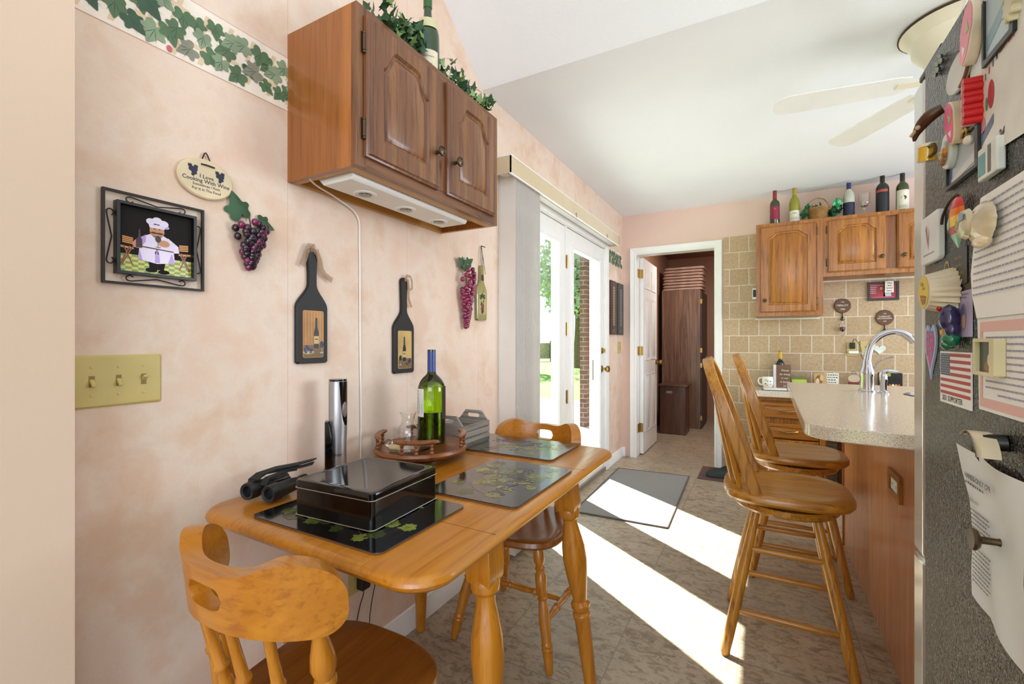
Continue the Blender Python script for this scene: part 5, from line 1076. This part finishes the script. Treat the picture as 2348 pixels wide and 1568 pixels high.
for k, n_ in enumerate(names): pad(n_, 1.862+k*.0405, (.0, .006, -.004, .008, 0, .01, .004, .02)[k], R.uniform(-.04, .04), 0)
t = thing('waste_hamper', 'dark stained wooden bin with a lid standing in front of the pantry cabinet', 'bin', at(.27, 6.15, 0)); HW = wood('dark_stained_pine', '6E4429', '50301C', '7A5238', axis=2, rough=.5, figure=1.5)
MB().box(-.155, .155, -.18, .18, 0, .60).build('body', HW, t, bevel=.003); MB().box(-.17, .175, -.20, .20, .601, .625).build('lid', HW, t, bevel=.004)
m = MB(); m.lathe([(0, 0), (.036, 0), (.038, .004), (.030, .008), (.026, .004), (0, .003)], 24, 0, frm((1, 0, 0), (0, 0, 1), (0, -1, 0), (-.04, -.1805, .53)), sc=(1.1, .5)); m.build('cup_pull', STEEL, t)
t = thing('dark_frame', 'dark narrow frame on the pantry left wall behind the door', 'picture', WLF(6.1, 1.25, -.02)); MB().holed(rrect(-.15, .15, -.2, .2, .001, 1), rrect(-.13, .13, -.18, .18, .001, 1), 0, .02).build('frame', BLACK, t); MB().box(-.13, .13, -.18, .18, 0, .006).build('print', P('7A6A58', .6), t)
# ---------------------------------------------------------------- floor things
t = thing('door_mat', 'grey carpet mat on the tile floor in front of the patio door', 'mat', at(.418, 3.533, 0, 0)); 
q = [(-.317, .58), (.284, .62), (.315, -.59), (-.293, -.609)]
MB().prism(q, .0, .008).build('carpet', mk_carpet('grey_loop_carpet', '75716E', '9C9894'), t)
m = MB()
for i in range(4): a, b = q[i], q[(i+1) % 4]; m.cyl((a[0], a[1], .006), (b[0], b[1], .006), .006, 8)
m.build('binding', P('5E5650', .8), t)
solo('small_rug', 'small plum-brown woven rug by the right side of the pantry doorway', 'rug', MB().box(-.16, .28, -.23, .20, 0, .006), mk_carpet('plum_brown_weave', '4A3230', '6A4A46'), at(.93, 4.37, 0))
def shoe(lb, M):
    t = thing('clog_shoe', lb, 'shoe', M, 'dark shoes on the small rug'); m = MB(); L = []
    for x, w, h in ((-.12, .015, .03), (-.11, .032, .05), (-.06, .036, .055), (0, .036, .07), (.05, .045, .065), (.09, .046, .05), (.12, .036, .035), (.132, .015, .02)):
        L.append([(x, w*math.cos(a), .012+h*max(0, math.sin(a))*.9) for a in [2*PI*i/16 for i in range(16)]])
    m.loft(L); m.build('upper', P('1E2A26', .6), t); MB().prism([(x*1.02, y*1.05) for x, y in rrect(-.125, .13, -.042, .042, .04)], 0, .014).build('sole', P('2A2A28', .8), t)
shoe('dark green clog at the left edge of the small rug', at(.96, 4.255, .0065, math.radians(185))); shoe('dark green clog against the wall right of the small rug', at(1.055, 4.44, .0065, math.radians(184)))
# ---------------------------------------------------------------- refrigerator
t = thing('refrigerator', 'dark grey textured refrigerator covered in magnets at the right edge', 'refrigerator', at(0, 0, 0))
MB().box(1.53, 2.42, .42, 1.19, .03, 1.70).build('body', FRIDGE, t, bevel=.004)
DST = P('D2D3D2', .24, .75, .01, name='stainless_door')
MB().box(1.536, 2.414, 1.19, 1.205, .06, 1.69).build('door_gasket', P('3A3028', .6), t)
MB().box(1.532, 1.972, 1.206, 1.276, .72, 1.695).build('door', DST, t, bevel=.008); MB().box(1.976, 2.418, 1.206, 1.276, .72, 1.695).build('door', DST, t, bevel=.008); MB().box(1.532, 2.418, 1.206, 1.276, .06, .715).build('freezer_drawer', DST, t, bevel=.008)
MB().box(1.535, 1.57, 1.12, 1.25, 1.701, 1.715).build('hinge_cover', BLACK, t, bevel=.004)
for x in (1.6, 2.35): 
    for y in (.48, 1.12): MB().cyl((x, y, 0), (x, y, .03), .02, 12).build('foot', BLACK, t)
def mag(name, lb, cat, y, z, x=1.5295, group=None): return thing(name, lb, cat, WFR(y, z, x), group)
INK = P('9C97B0', .6, name='violet_grey_ink'); GINK = P('5A5A5C', .6, name='grey_ink'); PAPER = P('EDEBEA', .7, var=.005, name='white_paper')
# flag magnet
t = mag('flag_magnet', 'rectangular American flag magnet reading 2021 supporter', 'magnet', 1.0235, 1.0985); X, Y = .0705, .045
MB().box(-X, X, -Y, Y, 0, .0012).build('sheet', PAPER, t)
m = MB(); x0, x1, yb, yt = -X+.003, X-.004, -Y+.016, Y-.003; sh_ = (yt-yb)/13
for i in range(0, 13, 2): m.rect(x0 if i > 6 else x0+.046, x1, yt-(i+1)*sh_, yt-i*sh_, .0014, 0)
m.rect(x0, x0+.046, yt-7*sh_, yt, .0014, 1)
for j in range(9):
    for i in range(6 if j % 2 == 0 else 5): cx_, cy_ = x0+.0045+.0075*i+(.0037 if j % 2 else 0), yt-.0022-j*.00405; m.poly([(cx_+(.0018 if k % 2 == 0 else .0008)*math.sin(k*PI/5), cy_+(.0018 if k % 2 == 0 else .0008)*math.cos(k*PI/5)) for k in range(10)], .0016, 2)
m.text('2021 SUPPORTER', .0125, -.0125, -Y+.0085, .0014, 3, bold=.0003, wid=.98); m.build('flag_print', [P('B4283A', .5), P('3A4468', .5), PAPER, P('2A2C38', .5)], t)
# letter
def sheet(m, pts, mi=0): m.add(pts, [tuple(range(len(pts)))], mi)
t = mag('letter', 'long typed letter on the refrigerator with violet lines of text', 'letter', .93, 1.20)   # local x = 0.93 - y
m = MB(); rows = [(.023, .169), (.012, .14), (-.005, .10), (-.016, .062), (-.012, .03), (.004, -.005)]; V = []
for x, z in rows: V += [(x, z, .004+abs(z)*.01), (.20, z, .004)]
V2 = [(x, y, z) for x, y, z in V]; m.add(V2, [(2*i, 2*i+1, 2*i+3, 2*i+2) for i in range(len(rows)-1)]); m.build('sheet', PAPER, t)
m = MB(); r_ = random.Random(4)
for i in range(13):
    y = .155-.0105*i; x0 = np_ = .030 if i < 4 else .006-.001*i+.002; lines(m, x0, (.16 if i == 0 else .19), (y,), .0023, 0, .0062, 20+i, word=(.006, .016))
m.build('text_lines', INK, t)
t = mag('bordered_letter', 'letter sheet with a pink border below the long letter', 'letter', .922, 1.125, 1.5285)
m = MB(); m.add([(-.002, -.064, .001), (.19, -.064, .001), (.19, .07, .001), (-.008, .07, .001)], [(0, 1, 2, 3)]); m.build('sheet', PAPER, t)
m = MB(); m.rect(.002, .19, .050, .064, .0014, 0); m.rect(.002, .011, -.046, .050, .0014, 0); m.rect(.002, .19, -.059, -.046, .0014, 0); m.build('pink_border', P('E2B4AE', .7, var=.01), t)
m = MB()
for i in range(10): lines(m, .022 if i < 9 else .06, .175, (.040-.0088*i,), .0024, 0, .0016, 40+i, word=(.005, .012))
m.build('text_lines', INK, t)
# hands-only cpr sheet
t = mag('instruction_sheet', 'creased white hands-only CPR instruction sheet hanging from a clip', 'paper', .90, .90, 1.526)
m = MB(); V = []; rows = [(.098, -.084), (.09, -.08), (.06, -.066), (.02, -.045), (-.03, -.03), (-.08, -.026), (-.115, -.022)]
nx = 10
for y, xl in rows:
    for k in range(nx+1): u = k/nx; V.append((xl+(.13-xl)*u, y-(.03*u if y < -.1 else .0)+(-.012*u if y > .09 else 0), .001+.006*abs(math.sin(u*5+y*14))))
m.add(V, [(j*(nx+1)+i, j*(nx+1)+i+1, (j+1)*(nx+1)+i+1, (j+1)*(nx+1)+i) for j in range(len(rows)-1) for i in range(nx)]); m.build('sheet', P('D9DADA', .75, var=.01, name='creased_paper'), t, ang=80)
m = MB(); m.text('HANDS-ONLY CPR', .0105, -.044, .058, .0085, 0, 'LEFT', bold=.0003); lines(m, -.042, .022, (.047,), .003, 0, .0085, 3)
for k, y in enumerate((.026, -.028)): m.rect(-.034, -.028, y-.004, y+.004, .0085, 0); m.text(('CALL 911', 'PUSH HARD')[k], .0068, -.024, y, .0085, 0, 'LEFT')
for i in range(6): lines(m, -.022, .045, (.012-.006*i,), .0018, 0, .0085, i)
for i in range(9): lines(m, -.014, .045, (-.04-.0062*i,), .0018, 0, .0085, i+9)
m.build('text_lines', GINK, t)
# clips and knobs
t = mag('mirror_clip', 'cream curved magnetic clip with a mirrored face holding the instruction sheet', 'magnet', .855, 1.02)
m = MB(); L = []
for i in range(9): u = i/8; a = 2.25-u*2.0; L.append((.034*math.cos(a)-.004, .0+.040*math.sin(a)-.028*1.0+.005))
m.loft([[(x-.003, y, .034), (x+.004, y, .030), (x+.006, y, .012), (x-.0, y, .012)] for x, y in L]); m.build('clip_body', P('D8C8AC', .5), t)
m = MB(); m.loft([[(x-.004, y, .0345), (x+.002, y, .0352), (x-.012+.0*y, y-.008, .028)] for x, y in L]); m.build('mirror_face', P('8A7A74', .12, .6), t)
MB().cyl((.012, .006, 0), (.008, .004, .026), .011, 16).build('magnet_stem', BLACK, t)
t = mag('knob_clip', 'round bronze magnetic clip at the edge of the instruction sheet', 'magnet', .842, .893, 1.528); MB().lathe([(0, .034), (.013, .034), (.015, .031), (.012, .027), (.005, .024), (.0045, .008), (.007, 0), (0, 0)], 24).build('knob', BRONZE, t)
t = mag('photo_magnet', 'cream block magnet framing a tiny dark photo', 'magnet', .872, 1.139, 1.527); MB().holed(rrect(-.034, .034, -.026, .026, .003), rrect(-.027, .020, -.021, .021, .001), 0, .012).box(-.03, .03, -.024, .024, 0, .006).build('block', P('D8CBA4', .5), t, bevel=.0015)
m = MB(); m.rect(-.027, .020, -.021, .021, .0065, 0); m.poly(ell(0, -.013, .012, .008, 14), .0067, 1); m.poly(ell(.004, -.004, .005, .008, 12), .0069, 2); m.rect(.004, .0055, .002, .018, .0069, 2); m.build('photo', [P('2A2E30', .3), P('8A5A32', .4), P('D8C8A8', .4)], t)
def flatmag(name, lb, y, z, pts, th, mats, draw=None, cat='magnet', x=1.5295, bevel=.0008):
    t = mag(name, lb, cat, y, z, x); MB().prism(pts, 0, th).build('body', mats[0], t, bevel=bevel)
    if draw: m = MB(); draw(m, th+.0003); m.build('print', mats[1:], t)
    return t
def hd(m, z): m.poly(heartp(0, 0, .05), z, 0); lines(m, -.012, .012, (.008, .001, -.006), .003, 1, z+.0003)
t = mag('heart_magnet', 'long pink heart magnet with a blue rim', 'magnet', 1.143, 1.15)
def lheart(s): return [(x*s*.9, y*s*1.55) for x, y in heartp(0, 0, .075)]
MB().prism(lheart(1), 0, .003).build('body', P('A8B4D8', .3), t)
m = MB(); m.poly(lheart(.72), .0033, 0); lines(m, -.020, .018, (.026, .016, .006, -.006, -.016), .005, 1, .0036, word=(.004, .008)); m.build('print', [P('C8388A', .3), P('8A86C0', .3)], t)
def cardd(m, z):
    for q, mi in ((.013, 0), (.009, 1), (.005, 0)): m.poly(ell(-.032, .004, q, q*1.1, 20), z+.0002*(2 if mi else 1)+.0001*(13-q*1000)*.1, mi)
    for i, s_ in enumerate(('Save the', 'Date for', 'a new season')): m.text(s_, .0085, .018, .016-.013*i, z)
    lines(m, .0, .036, (-.025,), .004, 2, z)
flatmag('card_magnet', 'dark brown business-card magnet with a gold circle', 1.028, 1.283, rrect(-.055, .055, -.030, .030, .001, 1), .001, [P('2E2A28', .4), P('B0904A', .4), P('3A3430', .4), P('C8C4C0', .4)], lambda m, z: cardd(m, z))
def prp(m, z): m.poly(ell(0, -.005, .013, .022, 18), z, 0); m.poly(ell(.003, -.012, .008, .012, 14), z+.0003, 1); m.poly(ell(-.002, .006, .007, .009, 14), z+.0003, 2); lines(m, -.025, .02, (.030, .025), .002, 2, z)
flatmag('lavender_card', 'lavender picture card stuck low beside the long letter', .987, 1.205, rrect(-.035, .035, -.037, .037, .001, 1), .001, [P('ADA2C4', .5), P('8A84A8', .5), P('C89A8A', .5), P('6A6490', .5)], lambda m, z: prp(m, z))
def wtile(m, z): m.poly([(-.02, .02), (-.012, .028), (-.006, .0), (.002, .02), (-.002, -.02), (-.01, -.005)], z, 0); lines(m, -.03, .03, (-.030,), .003, 1, z)
flatmag('tile_magnet', 'white rounded tile magnet with a faint red drawing near the door edge', 1.121, 1.353, rrect(-.05, .05, -.045, .045, .008), .010, [P('DCDDE2', .3), P('A86A74', .5), P('8A8A90', .5)], lambda m, z: wtile(m, z), bevel=.002)
# bottle-cap magnet
t = mag('bottle_cap_magnet', 'large fluted cream bottle-cap magnet with a yellow sandwich-print face', 'magnet', 1.03, 1.246, 1.528)
m = MB(); n = 42; L = []
for z_, q, fl in ((0, .036, .10), (.006, .0355, .09), (.030, .031, .02), (.036, .030, 0), (.038, .027, 0)): L.append([(q*(1+fl*math.cos(21*2*PI*k/(2*n)*1.0))*math.cos(2*PI*k/(2*n)), q*(1+fl*math.cos(21*2*PI*k/(2*n)))*math.sin(2*PI*k/(2*n)), z_) for k in range(2*n)])
m.loft(L); m.build('cap', P('D9C8AE', .5), t)
m = MB(); m.poly(ell(0, 0, .0275, .0275, 32), .0384, 0); m.text('Chip', .009, -.006, .014, .0387, 1); m.text('food', .008, .004, .006, .0387, 1)
m.poly([(-.016, -.004), (.014, -.008), (.016, -.012), (-.014, -.010)], .0388, 2); m.poly([(-.014, -.011), (.014, -.013), (.012, -.018), (-.010, -.016)], .0389, 3); m.poly(ell(.002, -.018, .010, .004, 12), .0388, 4); m.build('face_print', [P('E2C21E', .35), P('3A2A1A', .4), P('8A5A2A', .4), P('C8382E', .4), P('4A8A32', .4)], t)
# parrot / clown figure
t = mag('rooster_magnet', 'small glossy rooster figure magnet with white head and green base', 'magnet', 1.01, 1.19)
MB().ball((-.006, .038, .014), .010, sc=(1, 1.5, 1)).ball((-.004, .052, .016), .006).build('head', P('E4E4E0', .2), t); MB().ball((-.008, .028, .022), .005, sc=(1, 1.4, 1)).ball((-.014, .036, .022), .003).build('wattle', P('B8242E', .2), t)
MB().ball((.008, .008, .014), .015, sc=(1, 1.6, .9)).ball((.014, -.010, .012), .010, sc=(1, 1.4, 1)).build('body', P('2A2452', .15, coat=.5), t); MB().ball((-.010, .006, .014), .010, sc=(.9, 1.5, .9)).ball((-.006, -.014, .014), .008).build('chest', P('E0A22E', .15, coat=.5), t)
MB().ball((.008, -.026, .012), .014, sc=(1.1, .9, .9)).ball((-.006, -.034, .012), .010).ball((.014, -.014, .012), .009).build('green_base', P('0E6A48', .12, coat=.6), t)
# balloon and shell
t = mag('parrot_ornament', 'red, orange and yellow painted oval ornament hanging on a brown cord', 'ornament', .985, 1.357, 1.526)
cols = [P('C8281E', .2), P('E0701E', .2), P('E8B81E', .2), P('A82E2E', .2), P('8AB8A0', .2)]; m = MB(); n = 28; a0 = math.radians(-12)
prev = None; zs = (-.046, -.032, -.018, -.004, .014, .034); import_m = (4, 3, 2, 1, 0)
def hw(v): return .026*math.sqrt(max(0, 1-(v/.038)**2)) if v > -.01 else .0255*max(0, 1-((-.01-v)/.037)**1.6)
for k in range(5):
    y0, y1 = (-.046, -.024, -.012, .004, .016)[k], (-.024, -.012, .004, .016, .037)[k]; N_ = 5; L = []
    for j in range(N_+1):
        y = y0+(y1-y0)*j/N_; w = max(hw(y), .0015); L.append([(w*math.cos(q*PI/6), y, .004+.010*(w/.026)*max(0, math.sin(q*PI/6))) for q in range(12)])
    m.loft(L, import_m[k])
m.poly([(-.012, -.018), (-.004, -.006), (-.008, .004), (-.016, -.004)], .0138, 4); m.build('painted_oval', cols, t)
MB().tube([(.006, .036, .006), (-.005, .040, .006), (-.035, .036, .006), (-.055, .020, .008), (-.062, .006, .008)], .0022, 6).build('cord', P('3A1E14', .7), t)
t = mag('seashell_magnet', 'large pearly seashell magnet with a painted beach scene', 'magnet', .876, 1.326, 1.524)
m = MB(); L = []
for i in range(9):
    q = i/8; rr_ = math.cos(q*PI/2)**.7; L.append([(.040*rr_*math.cos(2*PI*k/36)*(1+.03*math.cos(14*2*PI*k/36)*(1-q)), .030*rr_*math.sin(2*PI*k/36)*(1+.03*math.cos(14*2*PI*k/36)*(1-q)), .006+.018*q) for k in range(36)])
m.loft(L); m.ball((.006, -.026, .010), .012, sc=(1.6, .8, .8)); m.build('shell', P('D8C6A8', .25, var=.15, coat=.5), t)
m = MB(); m.loft([[(-.014+.024*q*math.cos(2*PI*k/28), .004+.022*q*math.sin(2*PI*k/28), .026+z) for k in range(28)] for q, z in ((1, -.006), (.85, .0), (.5, .003), (.1, .0035))], 0, cap0=False)
m.build('opening', P('C8B89A', .12, var=.1, coat=.8), t); m = MB(); m.poly([(-.012, .006), (.006, .008), (.004, .020), (-.010, .018)], .0298, 0); m.poly([(-.026, -.002), (-.012, -.0), (-.012, .010), (-.024, .008)], .0298, 1); m.build('scene_print', [P('7A9AB8', .3), P('A8923A', .3)], t)
# black framed picture
t = mag('framed_photo_magnet', 'black rectangular frame magnet with a pale blue photo', 'magnet', .98, 1.453, 1.529); w, h = .068, .034
MB().holed(rrect(-w, w, -h, h, .001, 1), rrect(-w+.008, w-.012, -h+.006, h-.006, .001, 1), 0, .007).build('frame', BLACK, t, bevel=.001)
m = MB(); m.rect(-w+.006, w-.008, -h+.004, h-.004, .003, 0); m.rect(-w+.008, -w+.022, -h+.006, h-.006, .0033, 1); m.poly([(-w+.02, -.028), (w-.012, -.02), (w-.012, -.004), (-w+.02, -.02)], .0035, 2); m.build('photo', [P('B4BCCB', .3), P('4A6488', .3), P('C8C8CC', .3)], t)
# calendar / poster and papers
t = mag('calendar_sheet', 'white calendar sheet with a coloured figure drawing and the number 24', 'calendar', .90, 1.475)
m = MB(); m.add([(-.052, .078, .003), (.12, .130, .003), (.12, -.06, .003), (-.030, -.048, .003)], [(0, 3, 2, 1)]); m.build('sheet', P('DDDAD6', .6), t)
m = MB(); r_ = random.Random(2)
for k in range(8): x = -.036+k*.012; m.rect(x, x+.004, .060+x*.30, .069+x*.30, .0034, k % 4)
m.poly(ell(.02, .032, .010, .020, 16), .0034, 0); m.poly(ell(-.006, -.002, .008, .012, 16), .0034, 4); m.poly([(-.028, -.02), (.028, .002), (.028, -.012), (-.024, -.036)], .0034, 1); m.poly(ell(-.018, .01, .006, .02, 12), .0034, 1); m.poly(ell(.006, .024, .004, .01, 10), .0036, 3)
m.text('CLOSE', .014, .060, .092, .0034, 0, shear=.3, bold=.0005); m.text('FOR FUN', .012, .062, .078, .0034, 0, shear=.3, bold=.0003); m.text('24', .017, .050, -.036, .0034, 5, shear=.3, bold=.0004); m.text('coming', .008, .024, -.052, .0034, 1, shear=.3)
for v in m.bm.verts: pass
m.build('print', [P('B8404A', .5), P('6A7A94', .5), P('4A4A52', .5), P('5A9A6A', .5), P('D88A94', .5), P('3A3A40', .5)], t)
t = mag('plain_card', 'pale grey blank card above the calendar sheet', 'card', .926, 1.585); MB().box(-.034, .036, -.032, .028, 0, .0012).build('card', P('CFCFD2', .6), t); MB().rect(-.030, .032, -.028, .0, .0015).build('print', P('DADAE0', .6), t)
t = mag('landscape_magnet', 'black-framed landscape photo magnet at the top of the refrigerator', 'magnet', .852, 1.60, 1.528)
m = MB(); m.holed(rrect(-.046, .046, -.048, .06, .001, 1), rrect(-.040, .036, -.040, .06, .001, 1), .0, .006); m.build('frame', BLACK, t); m = MB(); m.rect(-.044, .04, -.044, .06, .003, 0); m.poly([(-.04, -.03), (.036, -.0), (.036, .02), (-.04, -.01)], .0033, 1); m.poly(ell(.01, .02, .01, .012, 12), .0035, 2); m.build('photo', [P('A8BAC6', .3), P('7A9AA8', .3), P('A8B88A', .3)], t)
t = mag('white_block_clip', 'white block clip with a turquoise sticker below the calendar sheet', 'magnet', .872, 1.412, 1.529); MB().box(-.030, .030, -.022, .024, 0, .010).build('block', P('D8DAD8', .35), t, bevel=.002)
MB().rect(-.026, -.004, -.016, .014, .0103, 0).rect(.004, .014, -.018, .02, .0103, 1).build('print', [P('5A9AA0', .4), P('5A5248', .4)], t)
# novelty magnets
def flip(name, lb, y, z, s, rz, pts, c1, c2, th=.022):
    t = thing(name, lb, 'magnet', WFR(y, z, 1.528) @ Matrix.Rotation(rz, 4, 'Z'))
    MB().prism([(x*s, yy*s) for x, yy in pts], 0, th).build('sole', P(c1, .5), t, bevel=.002); m = MB(); m.poly([(x*s*.93, yy*s*.93) for x, yy in pts], th+.0004, 0); m.poly([(0, .25*s), (.16*s, .05*s), (.02*s, -.02*s)], th+.0007, 1); m.poly([(-.1*s, -.2*s), (.08*s, -.25*s), (.0, -.4*s)], th+.0007, 2)
    m.build('print', [P(c2, .4), P('8AC85A', .4), P('E8E0E8', .4)], t); return t
SOLE = [(.30*math.cos(a)*(1-.22*math.sin(a)*-1 if 0 else 1)*(1.0 if math.sin(a) > 0 else .82), .56*math.sin(a)) for a in [2*PI*i/30 for i in range(30)]]
flip('flip_flop_magnet', 'pink flip-flop magnet with a cocktail print near the door edge', .99, 1.515, .046*1.5, math.radians(18), SOLE, 'D8C2A8', 'E0507E', .016)
flip('pink_ice_cream_magnet', 'tall pink-edged cream magnet near the top of the refrigerator', .925, 1.622, .05*1.6, math.radians(-20), SOLE, 'D8C6B4', 'E88AA0', .015)
t = mag('silver_charm', 'small silver charm magnet below the pink-edged magnet', 'magnet', 1.095, 1.653); m = MB()
for k in range(7): m.ball((.012*math.cos(k*1.1)+.003*k-.01, .008*math.sin(k*1.7)+.002*k, .005), .0055, seg=8)
m.build('charm', P('8A8C8E', .2, .8), t)
t = mag('round_plate_magnet', 'pale half-round plate magnet with a brown rim', 'magnet', .998, 1.598); MB().prism(ell(0, 0, .050, .030, 32), 0, .006).build('plate', P('C8C6C4', .4), t, bevel=.002)
MB().tube([(.050*math.cos(a), .030*math.sin(a), .006) for a in [-1.3+2.6*i/16 for i in range(17)]], .0025, 6).build('rim', P('7A4428', .5), t)
t = mag('wolf_magnet', 'carved brown animal-head magnet sticking out past the door edge', 'magnet', 1.05, 1.555, 1.52); MB().tube([(.0, .01, .0), (-.006, .004, .014), (-.018, -.004, .022), (-.030, -.016, .028), (-.034, -.028, .03)], .01, 12, rr=[.008, .011, .010, .006, .002]).build('body', P('5A2E14', .35, var=.2), t); MB().tube([(-.022, -.012, .03), (-.03, -.02, .036)], .003, 6).ball((-.012, -.012, .03), .004).build('pale_muzzle', P('C8A88A', .5), t)
t = mag('beer_mug_magnet', 'tiny yellow beer-mug magnet below the flip-flop', 'magnet', 1.025, 1.487, 1.515); MB().cyl((-.018, -.012, .018), (-.014, .011, .018), .0125, 18).build('beer', P('D8A81A', .1, coat=.6), t)
MB().tube([(-.002, .008, .018), (.012, .006, .016), (.013, -.006, .014), (.0, -.010, .018)], .003, 6).build('handle', P('4A3A1A', .3), t); MB().cyl((-.014, .011, .018), (-.0135, .016, .018), .0128, 18).build('foam', P('E4DCC0', .5), t)
t = thing('eiffel_tower_magnet', 'gold lattice tower magnet leaning between the flip-flop and the red magnet', 'magnet', WFR(.963, 1.522, 1.529) @ Matrix.Rotation(math.radians(-30), 4, 'Z'))
m = MB(); m.loft([[(-w, y, 0), (w, y, 0), (w, y, .006), (-w, y, .006)] for w, y in ((.017, -.035), (.011, -.02), (.006, 0), (.003, .02), (.001, .038))]); m.box(-.015, .015, -.024, -.021, 0, .008); m.box(-.009, .009, -.006, -.003, 0, .008); m.build('tower', P('9A8232', .3, .7), t)
t = mag('red_awning_magnet', 'red and pink scalloped magnet beside the gold tower', 'magnet', .91, 1.512); MB().box(-.016, -.002, -.030, .036, 0, .022).build('pink_panel', P('E0A8AC', .4), t, bevel=.002)
m = MB()
for k in range(7): m.cyl((-.001+.002*(k % 2), -.026+k*.0095, .0), (-.001+.002*(k % 2), -.026+k*.0095, .024), .0058, 12)
m.build('red_scallops', P('C0181C', .35), t)
t = mag('souvenir_magnet', 'clear plastic souvenir magnet with small brown shells inside', 'magnet', 1.02, 1.48, 1.527); MB().prism([(x, y) for x, y in ell(0, 0, .024, .030, 28)], 0, .012).build('case', P('C4C8C8', .15, var=.02, coat=.5), t, bevel=.003)
m = MB()
for k in range(12): m.ball((-.004+.012*math.cos(k*2.3), -.008+.010*math.sin(k*1.9), .013), .0045, k % 3, 8)
m.build('shells', [P('8A5A2E', .4), P('D8C8A8', .4), P('C8862E', .4)], t)
t = mag('bear_head_magnet', 'gold ring magnet with a white charm under the red magnet', 'magnet', .955, 1.48); MB().tube([(.009*math.cos(a), .009*math.sin(a), .008) for a in [2*PI*i/16 for i in range(17)]], .003, 6).build('ring', BRASS, t); MB().ball((.012, -.012, .008), .009, sc=(1, .8, .7)).build('charm', P('DDD4CC', .4), t)
t = mag('grey_disc_magnet', 'pale grey rounded disc magnet at the very top edge of the refrigerator', 'magnet', .90, 1.668); MB().prism(ell(0, 0, .018, .026, 24), 0, .008).build('disc', P('BEB8B4', .4), t, bevel=.003)
t = mag('shell_magnet', 'small cream ruffled shell magnet in the top right corner', 'magnet', .808, 1.585); m = MB(); m.prism([(.014*(1+.18*math.cos(9*a))*math.cos(a), .018*(1+.18*math.cos(9*a))*math.sin(a)) for a in [2*PI*i/54 for i in range(54)]], 0, .012); m.build('shell', P('CFC6A8', .4, var=.12), t, bevel=.002)
